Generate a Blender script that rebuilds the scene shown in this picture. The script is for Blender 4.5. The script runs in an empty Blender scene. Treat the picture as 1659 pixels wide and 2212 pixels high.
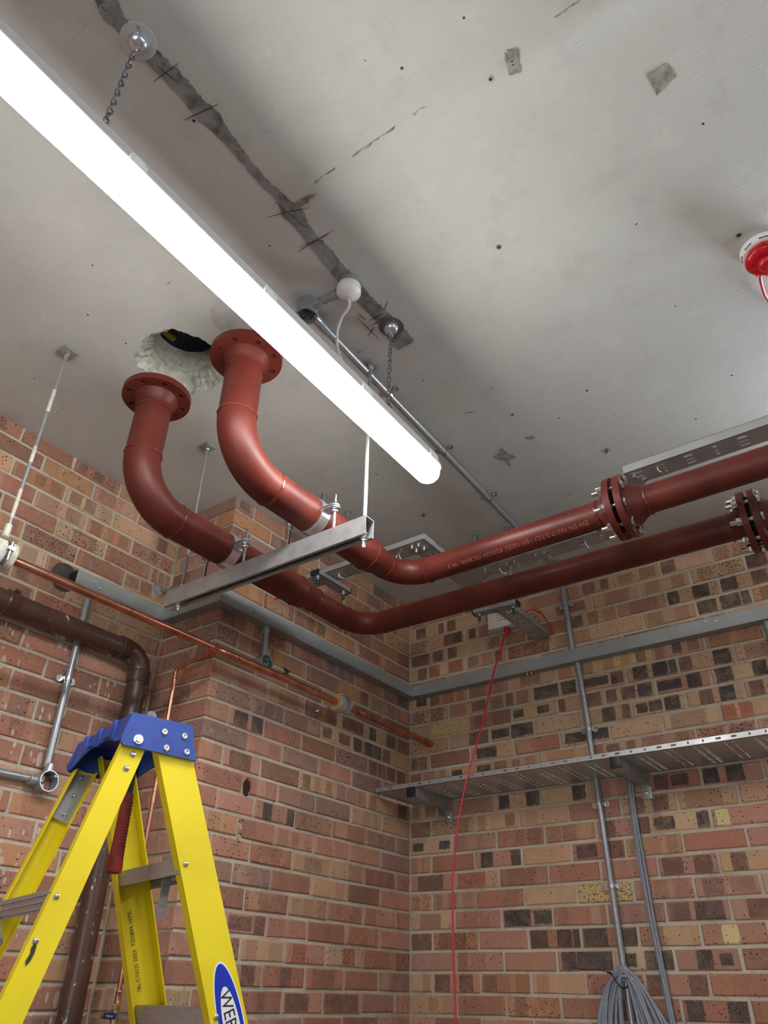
import bpy, bmesh, math, random
from mathutils import Vector, Matrix, noise
from mathutils.geometry import tessellate_polygon
random.seed(7)
scene = bpy.context.scene
col = scene.collection
PI = math.pi

# ------------------------------------------------------------------ camera
CAM_LOC = Vector((2.10975, -3.10390, 1.55711))
YAW, PITCH, ROLL = -0.63748, 0.573584, 0.020257
FPX = 1624.48
cam_d = bpy.data.cameras.new('camera')
cam = bpy.data.objects.new('camera', cam_d)
col.objects.link(cam)
_f = Vector((math.sin(YAW)*math.cos(PITCH), math.cos(YAW)*math.cos(PITCH), math.sin(PITCH)))
_r = Vector((math.cos(YAW), -math.sin(YAW), 0))
_u = _r.cross(_f)
_r2 = math.cos(ROLL)*_r + math.sin(ROLL)*_u
_u2 = -math.sin(ROLL)*_r + math.cos(ROLL)*_u
cam.matrix_world = Matrix(((_r2.x, _u2.x, -_f.x, CAM_LOC.x), (_r2.y, _u2.y, -_f.y, CAM_LOC.y), (_r2.z, _u2.z, -_f.z, CAM_LOC.z), (0, 0, 0, 1)))
cam_d.sensor_fit = 'VERTICAL'
cam_d.sensor_height = 24.0
cam_d.lens = FPX/2212*24.0
cam_d.clip_start = 0.02
scene.camera = cam

# ------------------------------------------------------------------ world, lights, exposure
world = bpy.data.worlds.new('world'); scene.world = world
world.use_nodes = True
world.node_tree.nodes['Background'].inputs[0].default_value = (0.80, 0.88, 1.0, 1)
world.node_tree.nodes['Background'].inputs[1].default_value = 0.35
LUM_MAIN = 54.0      # emission of the batten in view
LUM_OTHER = 36.0     # unseen battens added to light the room
WIN = 70.0           # daylight in the high window
DAY = 58.0           # daylight through the open door behind the camera
ld = bpy.data.lights.new('daylight_door', 'AREA'); ld.shape = 'RECTANGLE'; ld.size = 2.4; ld.size_y = 2.3
ld.energy = DAY; ld.color = (0.86, 0.93, 1.0)
lo = bpy.data.objects.new('daylight_door', ld); col.objects.link(lo)
lo.location = (2.9, -6.35, 1.25); lo.rotation_euler = (math.radians(90), 0, 0)
vs = scene.view_settings
vs.view_transform = 'Standard'
try: vs.look = 'None'
except Exception: pass
vs.exposure = -0.12; vs.gamma = 1.0; vs.use_curve_mapping = False

# ------------------------------------------------------------------ helpers
WL = {}
def V(*a): return Vector(a)
def lin(r, g, b):
    f = lambda c: (c/255/12.92) if c <= 10 else ((c/255+.055)/1.055)**2.4
    return (f(r), f(g), f(b), 1.0)

def tag(o, label=None, cat=None, group=None, kind=None):
    if label: o['label'] = label
    if cat: o['category'] = cat
    if group: o['group'] = group
    if kind: o['kind'] = kind
    return o

def thing(name, label, cat, loc, group=None):
    o = bpy.data.objects.new(name, None); col.objects.link(o)
    o.location = loc; o.empty_display_size = .05
    WL[o] = Vector(loc)
    return tag(o, label, cat, group)

def put(me, name, parent, mats, origin=None, sharp=35):
    """link mesh whose vertices are in world space; origin moved to its centre"""
    vs_ = [v.co for v in me.vertices]
    if origin is None:
        lo_ = Vector((min(v.x for v in vs_), min(v.y for v in vs_), min(v.z for v in vs_)))
        hi_ = Vector((max(v.x for v in vs_), max(v.y for v in vs_), max(v.z for v in vs_)))
        origin = (lo_+hi_)/2
    origin = Vector(origin)
    me.transform(Matrix.Translation(-origin))
    if not isinstance(mats, (list, tuple)): mats = [mats]
    for m in mats: me.materials.append(m)
    if sharp is not None:
        me.polygons.foreach_set('use_smooth', [True]*len(me.polygons))
        me.set_sharp_from_angle(angle=math.radians(sharp))
    o = bpy.data.objects.new(name, me); col.objects.link(o)
    WL[o] = origin
    if parent is not None:
        o.parent = parent
        o.location = origin - WL[parent]
    else:
        o.location = origin
    return o

def inst(src, parent, world_loc, rot=None):
    o = src.copy(); col.objects.link(o)
    WL[o] = Vector(world_loc)
    o.parent = parent
    M = Matrix.Translation(Vector(world_loc) - (WL[parent] if parent is not None else Vector((0, 0, 0))))
    if rot is not None: M = M @ rot.to_4x4()
    o.matrix_basis = M
    return o

def frame(d, up=None):
    d = Vector(d).normalized()
    if up is None: up = V(0, 0, 1) if abs(d.z) < .9 else V(1, 0, 0)
    x = Vector(up).cross(d)
    if x.length < 1e-6: x = V(1, 0, 0).cross(d)
    x.normalize(); y = d.cross(x)
    return x, y, d

class MB:
    def __init__(s): s.v = []; s.f = []; s.mi = []; s.cur = 0
    def add(s, vs_, fs):
        b = len(s.v); s.v += [Vector(v) for v in vs_]; s.f += [tuple(i+b for i in f) for f in fs]; s.mi += [s.cur]*len(fs); return s
    def box(s, lo_, hi_):
        x0, y0, z0 = lo_; x1, y1, z1 = hi_
        return s.add([(x0,y0,z0),(x1,y0,z0),(x1,y1,z0),(x0,y1,z0),(x0,y0,z1),(x1,y0,z1),(x1,y1,z1),(x0,y1,z1)],
                     [(0,3,2,1),(4,5,6,7),(0,1,5,4),(1,2,6,5),(2,3,7,6),(3,0,4,7)])
    def obox(s, c, ax, ay, az, hx, hy, hz):
        c = Vector(c); P = []
        for sz in (-1, 1):
            for sx, sy in ((-1,-1),(1,-1),(1,1),(-1,1)):
                P.append(c + ax*hx*sx + ay*hy*sy + az*hz*sz)
        return s.add(P, [(0,3,2,1),(4,5,6,7),(0,1,5,4),(1,2,6,5),(2,3,7,6),(3,0,4,7)])
    def cbox(s, lo_, hi_, b):
        """box with chamfered edges"""
        lo_ = Vector(lo_); hi_ = Vector(hi_); bm = bmesh.new()
        bmesh.ops.create_cube(bm, size=1)
        for v in bm.verts: v.co = Vector((lo_[i] if v.co[i] < 0 else hi_[i] for i in range(3)))
        bmesh.ops.bevel(bm, geom=list(bm.edges), offset=b, segments=2, affect='EDGES', profile=.5)
        bm.verts.ensure_lookup_table(); bm.verts.index_update()
        s.add([v.co.copy() for v in bm.verts], [[v.index for v in f.verts] for f in bm.faces]); bm.free(); return s
    def prism(s, poly, origin, ax, ay, ex):
        """extrude 2D polygon (convex or not; capped by tessellation) along ex"""
        o = Vector(origin); ax = Vector(ax); ay = Vector(ay); ex = Vector(ex); n = len(poly)
        A = [o+ax*p[0]+ay*p[1] for p in poly]; B = [a+ex for a in A]
        tris = tessellate_polygon([[Vector((p[0], p[1], 0)) for p in poly]])
        fs = [(i, (i+1) % n, n+(i+1) % n, n+i) for i in range(n)]
        fs += [tuple(t) for t in tris] + [tuple(n+i for i in reversed(t)) for t in tris]
        return s.add(A+B, fs)
    def plate(s, loops, fn, t0, t1):
        """flat sheet with holes; fn(u,v,t)->world; loops[0] outer"""
        flat = [p for L in loops for p in L]
        tris = tessellate_polygon([[Vector((p[0], p[1], 0)) for p in L] for L in loops])
        n = len(flat); A = [fn(p[0], p[1], t0) for p in flat]; B = [fn(p[0], p[1], t1) for p in flat]
        fs = [tuple(t) for t in tris] + [tuple(n+i for i in reversed(t)) for t in tris]
        k = 0
        for L in loops:
            m = len(L)
            fs += [(k+i, k+(i+1) % m, n+k+(i+1) % m, n+k+i) for i in range(m)]
            k += m
        return s.add(A+B, fs)
    def tube(s, pts, r, n=16, cap=True, r2=None):
        pts = [Vector(p) for p in pts]; m = len(pts)
        R = r if isinstance(r, (list, tuple)) else [r]*m
        T = []
        for i in range(m):
            a = pts[max(i-1, 0)]; b = pts[min(i+1, m-1)]; d = b-a
            T.append(d.normalized() if d.length > 1e-9 else (T[-1] if T else V(0,0,1)))
        x, y, _ = frame(T[0]); base = []
        ring = []
        for i in range(m):
            if i:
                q = T[i-1].rotation_difference(T[i]); x = q @ x
                x = (x - T[i]*x.dot(T[i])).normalized()
            y = T[i].cross(x)
            ring.append([pts[i] + (x*math.cos(2*PI*k/n)+y*math.sin(2*PI*k/n))*R[i] for k in range(n)])
        vs_ = [v for rr in ring for v in rr]; fs = []
        for i in range(m-1):
            for k in range(n):
                fs.append((i*n+k, i*n+(k+1) % n, (i+1)*n+(k+1) % n, (i+1)*n+k))
        if cap:
            fs.append(tuple(range(n-1, -1, -1))); fs.append(tuple((m-1)*n+k for k in range(n)))
        return s.add(vs_, fs)
    def lathe(s, prof, origin, axis, n=24, up=None, close=False):
        """prof: list of (distance along axis, radius)"""
        o = Vector(origin); x, y, d = frame(axis, up); m = len(prof); vs_ = []
        for t, r in prof:
            for k in range(n):
                a = 2*PI*k/n; vs_.append(o + d*t + (x*math.cos(a)+y*math.sin(a))*r)
        fs = []
        for i in range(m-1 if not close else m):
            j = (i+1) % m
            for k in range(n): fs.append((i*n+k, i*n+(k+1) % n, j*n+(k+1) % n, j*n+k))
        if not close:
            if prof[0][1] > 1e-5: fs.append(tuple(range(n-1, -1, -1)))
            if prof[-1][1] > 1e-5: fs.append(tuple((m-1)*n+k for k in range(n)))
        return s.add(vs_, fs)
    def hexa(s, c, axis, h, af, rot=0):
        return s.lathe([(0, af/1.732*.93), (h*.12, af/1.732), (h*.88, af/1.732), (h, af/1.732*.93)], c, axis, 6)
    def mesh(s, name):
        me = bpy.data.meshes.new(name); me.from_pydata([tuple(v) for v in s.v], [], s.f)
        me.polygons.foreach_set('material_index', s.mi)
        me.validate(); me.update()
        bm = bmesh.new(); bm.from_mesh(me); bmesh.ops.recalc_face_normals(bm, faces=bm.faces); bm.to_mesh(me); bm.free()
        return me
    def build(s, name, mats, parent=None, origin=None, sharp=35):
        return put(s.mesh(name), name, parent, mats, origin, sharp)

def slot(cx, cy, L, W, n=4):
    """stadium loop, long axis along u when L>W"""
    pts = []
    if L >= W:
        r = W/2; h = L/2-r
        for i in range(n+1): a = -PI/2+PI*i/n; pts.append((cx+h+r*math.cos(a), cy+r*math.sin(a)))
        for i in range(n+1): a = PI/2+PI*i/n; pts.append((cx-h+r*math.cos(a), cy+r*math.sin(a)))
    else:
        r = L/2; h = W/2-r
        for i in range(n+1): a = PI*i/n; pts.append((cx+r*math.cos(a), cy+h+r*math.sin(a)))
        for i in range(n+1): a = PI+PI*i/n; pts.append((cx+r*math.cos(a), cy-h+r*math.sin(a)))
    return pts
def circ(cx, cy, r, n=12): return [(cx+r*math.cos(2*PI*i/n), cy+r*math.sin(2*PI*i/n)) for i in range(n)]
def rect(x0, y0, x1, y1): return [(x0, y0), (x1, y0), (x1, y1), (x0, y1)]

def fillet(pts, rad, seg=10):
    """polyline with rounded corners"""
    pts = [Vector(p) for p in pts]; out = [pts[0]]
    for i in range(1, len(pts)-1):
        r = rad[i-1] if isinstance(rad, (list, tuple)) else rad
        a = (pts[i-1]-pts[i]).normalized(); b = (pts[i+1]-pts[i]).normalized()
        ang = a.angle(b)
        if PI-ang < 1e-3 or r <= 0: out.append(pts[i]); continue
        t = r/math.tan(ang/2); p0 = pts[i]+a*t; p1 = pts[i]+b*t
        c = pts[i] + (a+b).normalized()*(r/math.sin(ang/2))
        v0 = p0-c; v1 = p1-c; ax = v0.cross(v1).normalized(); th = v0.angle(v1)
        for k in range(seg+1): out.append(c + Matrix.Rotation(th*k/seg, 3, ax) @ v0)
    out.append(pts[-1]); return out

def spline(pts, k=8):
    """Catmull-Rom"""
    P = [Vector(p) for p in pts]; P = [P[0]*2-P[1]] + P + [P[-1]*2-P[-2]]; out = []
    for i in range(1, len(P)-2):
        a, b, c, d = P[i-1:i+3]
        for j in range(k):
            t = j/k
            out.append(.5*((2*b)+(-a+c)*t+(2*a-5*b+4*c-d)*t*t+(-a+3*b-3*c+d)*t**3))
    out.append(P[-2]); return out

def text_geo(body, size, align='CENTER'):
    cu = bpy.data.curves.new('t', 'FONT'); cu.body = body; cu.size = size; cu.align_x = align; cu.resolution_u = 2
    ob = bpy.data.objects.new('t', cu); col.objects.link(ob)
    dg = bpy.context.evaluated_depsgraph_get()
    me = bpy.data.meshes.new_from_object(ob.evaluated_get(dg))
    vs_ = [(v.co.x, v.co.y) for v in me.vertices]; fs = [tuple(p.vertices) for p in me.polygons]
    bpy.data.objects.remove(ob); bpy.data.meshes.remove(me); bpy.data.curves.remove(cu)
    return vs_, fs

# ------------------------------------------------------------------ materials
def new_mat(name):
    m = bpy.data.materials.new(name); m.use_nodes = True
    nt = m.node_tree; b = nt.nodes['Principled BSDF']
    return m, nt, b
def N(nt, t, **kw):
    n = nt.nodes.new(t)
    for k, v in kw.items():
        if k.startswith('i_'):
            key = k[2:]; key = int(key) if key.isdigit() else key
            n.inputs[key].default_value = v
        else: setattr(n, k, v)
    return n
def L(nt, a, b): nt.links.new(a, b)
def mixc(nt, fac, a, b, mode='MIX'):
    n = nt.nodes.new('ShaderNodeMix'); n.data_type = 'RGBA'; n.blend_type = mode
    for i, val in ((0, fac), (6, a), (7, b)):
        if isinstance(val, (float, int)): n.inputs[i].default_value = val
        elif isinstance(val, tuple): n.inputs[i].default_value = val
        else: L(nt, val, n.inputs[i])
    return n.outputs[2]
def mth(nt, op, a, b=None, c=None, clamp=False):
    n = nt.nodes.new('ShaderNodeMath'); n.operation = op; n.use_clamp = clamp
    for i, val in enumerate((a, b, c)):
        if val is None: continue
        if isinstance(val, (float, int)): n.inputs[i].default_value = val
        else: L(nt, val, n.inputs[i])
    return n.outputs[0]
def ramp(nt, fac, stops):
    n = nt.nodes.new('ShaderNodeValToRGB'); cr = n.color_ramp
    while len(cr.elements) < len(stops): cr.elements.new(.5)
    for e, (p, c) in zip(cr.elements, stops):
        e.position = p; e.color = c if len(c) == 4 else (*c, 1)
    L(nt, fac, n.inputs[0]); return n.outputs[0]
def smooth(nt, val, lo_, hi_):
    n = nt.nodes.new('ShaderNodeMapRange'); n.interpolation_type = 'SMOOTHSTEP'
    L(nt, val, n.inputs[0])
    for i, x in ((1, lo_), (2, hi_)):
        if isinstance(x, (int, float)): n.inputs[i].default_value = x
        else: L(nt, x, n.inputs[i])
    return n.outputs[0]
def pos(nt): return nt.nodes.new('ShaderNodeNewGeometry').outputs['Position']
def scaled(nt, vec, s):
    n = N(nt, 'ShaderNodeVectorMath', operation='MULTIPLY'); L(nt, vec, n.inputs[0]); n.inputs[1].default_value = s; return n.outputs[0]
def noi(nt, vec, scale, detail=4, rough=.55):
    n = N(nt, 'ShaderNodeTexNoise'); L(nt, vec, n.inputs['Vector'])
    n.inputs['Scale'].default_value = scale; n.inputs['Detail'].default_value = detail; n.inputs['Roughness'].default_value = rough
    return n.outputs[0]
def vor(nt, vec, scale, feature='F1'):
    n = N(nt, 'ShaderNodeTexVoronoi'); n.feature = feature; L(nt, vec, n.inputs['Vector']); n.inputs['Scale'].default_value = scale
    return n
def bump(nt, b, h, strength=.3, dist=.002):
    n = N(nt, 'ShaderNodeBump'); n.inputs['Strength'].default_value = strength; n.inputs['Distance'].default_value = dist
    L(nt, h, n.inputs['Height']); L(nt, n.outputs[0], b.inputs['Normal'])

def simple(name, c, rough=.5, metal=0.0, var=.12, scale=25, bstr=.0, bscale=120, stretch=None, rvar=.1, spec=None):
    """painted / plastic / metal surface with mottling, roughness change and fine relief"""
    m, nt, b = new_mat(name); p = pos(nt)
    if stretch: p = scaled(nt, p, stretch)
    n1 = noi(nt, p, scale, 5)
    dark = tuple(x*(1-var*2) for x in c[:3])+(1,); light = tuple(min(1, x*(1+var)) for x in c[:3])+(1,)
    L(nt, ramp(nt, n1, [(.3, dark), (.55, c), (.8, light)]), b.inputs['Base Color'])
    b.inputs['Metallic'].default_value = metal
    n2 = noi(nt, p, scale*2.3, 3)
    L(nt, mth(nt, 'MULTIPLY_ADD', n2, rvar*2, rough-rvar, clamp=True), b.inputs['Roughness'])
    if bstr: bump(nt, b, noi(nt, p, bscale, 4), bstr, .001)
    if spec is not None: b.inputs['Specular IOR Level'].default_value = spec
    return m

M = {}
M['galv'] = simple('galvanised_steel', (.40, .41, .41, 1), .42, .60, .10, 30, .04, 300)
M['galv_dull'] = simple('dull_galvanised_trunking', (.33, .345, .335, 1), .5, .45, .06, 9, .03, 200)
M['galv_tray'] = simple('pre_galvanised_tray', (.46, .47, .47, 1), .40, .55, .05, 12, .02, 200)
M['zinc'] = simple('bright_zinc', (.70, .72, .74, 1), .22, 1.0, .06, 60, 0)
M['chrome'] = simple('chromed_steel', (.70, .74, .80, 1), .22, .85, .04, 20, 0, rvar=.05)
M['conduit'] = simple('galvanised_conduit', (.36, .38, .40, 1), .30, .45, .06, 30, 0)
M['chain'] = simple('dark_chain_steel', (.20, .21, .24, 1), .4, .8, .1, 60)
M['alu'] = simple('mill_aluminium', (.40, .385, .38, 1), .42, .45, .10, 40, .05, 60, stretch=(1, 1, 6))
M['black'] = simple('black_plastic', (.012, .012, .014, 1), .45, 0, .1, 40)
M['rubber'] = simple('dark_gasket', (.008, .008, .009, 1), .7, 0, .1, 40)
M['white_pl'] = simple('white_plastic', (.74, .75, .72, 1), .35, 0, .02, 20)
M['housing'] = simple('pale_grey_housing', (.55, .56, .55, 1), .4, 0, .02, 15)
M['red_pl'] = simple('red_plastic', (.52, .008, .018, 1), .16, 0, .08, 30)
M['red_cable'] = simple('red_cable_sheath', (.62, .022, .05, 1), .4, 0, .06, 60)
M['grey_cable'] = simple('grey_cable_sheath', (.27, .295, .35, 1), .42, 0, .08, 60)
M['white_flex'] = simple('white_flex_sheath', (.62, .62, .58, 1), .4, 0, .04, 60)
M['blue'] = simple('blue_ladder_plastic', (.026, .068, .33, 1), .42, 0, .12, 35, .08, 250)
M['blue_v'] = simple('blue_lever_plastic', (.012, .025, .14, 1), .35, 0, .08, 60)
M['brass'] = simple('brass', (.45, .31, .12, 1), .35, .9, .1, 60)
M['brown'] = None
M['foam'] = simple('cream_phenolic_foam', (.62, .38, .17, 1), .85, 0, .12, 40, .2, 200)
M['paintblock'] = simple('paint_spattered_block', (.66, .62, .54, 1), .6, 0, .16, 55, .15, 150)
M['grip'] = simple('red_rubber_grip', (.36, .028, .018, 1), .55, 0, .25, 30, .1, 150)
M['print_light'] = simple('pale_stencil_print', (.36, .15, .115, 1), .6, 0, .3, 120)
M['print_dark'] = simple('dark_marker', (.006, .004, .004, 1), .6, 0, .1, 60)
M['ink'] = simple('black_ink', (.03, .03, .02, 1), .6, 0, .2, 60)
M['pencil'] = simple('pencil_line', (.06, .06, .06, 1), .6, 0, .3, 90)
M['logo_blue'] = simple('logo_blue', (.006, .03, .42, 1), .35, 0, .03, 30)
M['logo_white'] = simple('logo_white', (.78, .78, .78, 1), .35, 0, .02, 30)
M['logo_black'] = simple('logo_black', (.012, .012, .012, 1), .4, 0, .02, 30)
M['floor'] = simple('floor_screed', (.17, .165, .155, 1), .7, 0, .1, 3, .1, 60)
M['plain'] = simple('painted_blockwork', (.50, .47, .43, 1), .8, 0, .06, 4, .1, 80)
M['slab'] = simple('core_concrete', (.50, .485, .41, 1), .85, 0, .2, 45, .8, 70)
M['bare'] = simple('bare_concrete', (.27, .26, .245, 1), .9, 0, .30, 28, .3, 160)
M['bare2'] = simple('bare_concrete_patch', (.34, .335, .28, 1), .9, 0, .25, 45, .3, 160)
M['dark'] = simple('dark_void', (.012, .014, .02, 1), .8, 0, .1, 20)
M['yellow_tape'] = simple('yellow_tape', (.42, .25, .03, 1), .6, 0, .1, 20)
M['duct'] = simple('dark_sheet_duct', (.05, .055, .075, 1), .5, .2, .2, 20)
M['wire'] = simple('grey_wire', (.22, .25, .32, 1), .4, 0, .1, 60)
M['redink'] = simple('red_marker', (.22, .03, .03, 1), .7, 0, .2, 80)

def copper():
    m, nt, b = new_mat('copper'); p = pos(nt)
    n1 = noi(nt, p, 14, 5); n2 = noi(nt, p, 70, 3)
    c = ramp(nt, n1, [(.3, (.42, .15, .10)), (.5, (.62, .27, .18)), (.75, (.72, .38, .26))])
    L(nt, mixc(nt, smooth(nt, n2, .62, .72), c, (.22, .09, .07, 1)), b.inputs['Base Color'])
    b.inputs['Metallic'].default_value = .95; b.inputs['Roughness'].default_value = .28
    return m
M['copper'] = copper()

def pipe_red():
    m, nt, b = new_mat('red_oxide_primer'); p = pos(nt)
    n1 = noi(nt, p, 7, 5); n2 = noi(nt, scaled(nt, p, (1, 1, 1)), 110, 3)
    c = ramp(nt, n1, [(.3, (.080, .0125, .0085)), (.5, (.110, .0180, .0110)), (.72, (.140, .027, .015))])
    c = mixc(nt, mth(nt, 'MULTIPLY', smooth(nt, n2, .62, .75), .15), c, (.18, .048, .032, 1))
    L(nt, c, b.inputs['Base Color'])
    L(nt, mth(nt, 'MULTIPLY_ADD', noi(nt, p, 18, 4), .30, .30), b.inputs['Roughness']); b.inputs['Specular IOR Level'].default_value = .34
    bump(nt, b, noi(nt, p, 160, 3), .06, .0006)
    return m
M['pipe'] = pipe_red()
def weld():
    m, nt, b = new_mat('primed_weld_bead'); p = pos(nt)
    L(nt, ramp(nt, noi(nt, p, 90, 3), [(.3, (.10, .015, .011)), (.7, (.17, .030, .020))]), b.inputs['Base Color'])
    b.inputs['Roughness'].default_value = .2
    bump(nt, b, noi(nt, p, 220, 3), .6, .002)
    return m
M['weld'] = weld()

def soil_pipe():
    m, nt, b = new_mat('brown_soil_pipe'); p = pos(nt)
    n1 = noi(nt, p, 10, 4)
    c = ramp(nt, n1, [(.3, (.058, .028, .020)), (.6, (.088, .042, .030)), (.8, (.11, .058, .044))])
    n2 = noi(nt, scaled(nt, p, (1, 1, .55)), 42, 4, .6)
    L(nt, mixc(nt, smooth(nt, n2, .655, .68), c, (.50, .47, .42, 1)), b.inputs['Base Color'])
    b.inputs['Roughness'].default_value = .34
    return m
M['brown'] = soil_pipe()

def ladder_yellow():
    m, nt, b = new_mat('yellow_fibreglass'); p = pos(nt)
    n1 = noi(nt, p, 6, 4); n2 = noi(nt, p, 260, 2); n3 = noi(nt, scaled(nt, p, (1, 1, .35)), 26, 5, .65)
    c = ramp(nt, n1, [(.3, (.70, .53, .002)), (.6, (.80, .63, .003))])
    c = mixc(nt, smooth(nt, n3, .74, .77), c, (.30, .20, .02, 1))
    L(nt, c, b.inputs['Base Color']); b.inputs['Roughness'].default_value = .5
    bump(nt, b, n2, .14, .001)
    return m
M['yellow'] = ladder_yellow()

def ceiling_mat():
    m, nt, b = new_mat('painted_concrete_soffit'); p = pos(nt)
    n1 = noi(nt, p, 1.3, 5); n2 = noi(nt, p, 9, 5, .6); n3 = noi(nt, scaled(nt, p, (1.0, 3.5, 1)), 26, 4, .6)
    c = ramp(nt, n1, [(.3, (.53, .52, .49)), (.5, (.575, .57, .53)), (.7, (.615, .615, .565))])
    c = mixc(nt, mth(nt, 'MULTIPLY', smooth(nt, n2, .56, .70), .30), c, (.70, .69, .64, 1))
    c = mixc(nt, mth(nt, 'MULTIPLY', smooth(nt, n2, .46, .30), .25), c, (.43, .415, .395, 1))
    v = vor(nt, p, 17)
    rnd = N(nt, 'ShaderNodeSeparateColor'); L(nt, v.outputs['Color'], rnd.inputs[0])
    pit = mth(nt, 'MULTIPLY', smooth(nt, v.outputs['Distance'], .075, .05), mth(nt, 'GREATER_THAN', rnd.outputs[0], .80))
    c = mixc(nt, pit, c, (.05, .045, .04, 1))
    L(nt, c, b.inputs['Base Color']); b.inputs['Roughness'].default_value = .62
    b.inputs['Specular IOR Level'].default_value = .3
    # trowel drags, grain and pinholes
    drag = smooth(nt, noi(nt, scaled(nt, p, (2.2, 14, 1)), 6.5, 3, .5), .60, .72)
    h = mth(nt, 'ADD', mth(nt, 'MULTIPLY', n3, .5), mth(nt, 'MULTIPLY', noi(nt, p, 210, 3), .25))
    h = mth(nt, 'ADD', h, mth(nt, 'MULTIPLY', drag, .55))
    h = mth(nt, 'SUBTRACT', h, mth(nt, 'MULTIPLY', pit, 2.0))
    bump(nt, b, h, .6, .0026)
    return m
M['ceiling'] = ceiling_mat()

def splatter(nt, p, scale, thr):
    """droplets of thrown paint, stretched down the wall"""
    ps = scaled(nt, p, (1, 1, .42)); v = vor(nt, ps, scale)
    s = N(nt, 'ShaderNodeSeparateColor'); L(nt, v.outputs['Color'], s.inputs[0])
    size = mth(nt, 'MULTIPLY', mth(nt, 'POWER', s.outputs[1], 2.2), .40)
    a = smooth(nt, mth(nt, 'SUBTRACT', v.outputs['Distance'], size), .03, -.02)
    return mth(nt, 'MULTIPLY', a, mth(nt, 'GREATER_THAN', s.outputs[0], thr))

def mortar_mat():
    m, nt, b = new_mat('lime_mortar'); p = pos(nt)
    at = N(nt, 'ShaderNodeAttribute', attribute_name='spl')
    n1 = noi(nt, p, 5, 5, .6); n2 = noi(nt, p, 60, 4)
    c = ramp(nt, n1, [(.3, (.40, .345, .265)), (.5, (.52, .455, .36)), (.72, (.62, .555, .45))])
    c = mixc(nt, mth(nt, 'MULTIPLY', smooth(nt, n2, .58, .72), .4), c, (.20, .16, .12, 1))
    spm = mth(nt, 'MULTIPLY', splatter(nt, p, 50, .2), at.outputs['Fac'])
    c = mixc(nt, spm, c, (.58, .54, .47, 1))
    L(nt, c, b.inputs['Base Color']); b.inputs['Roughness'].default_value = .92
    b.inputs['Specular IOR Level'].default_value = .15
    bump(nt, b, mth(nt, 'ADD', noi(nt, p, 95, 4), mth(nt, 'MULTIPLY', noi(nt, p, 22, 3), 1.5)), .55, .005)
    return m
M['mortar'] = mortar_mat()

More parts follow.
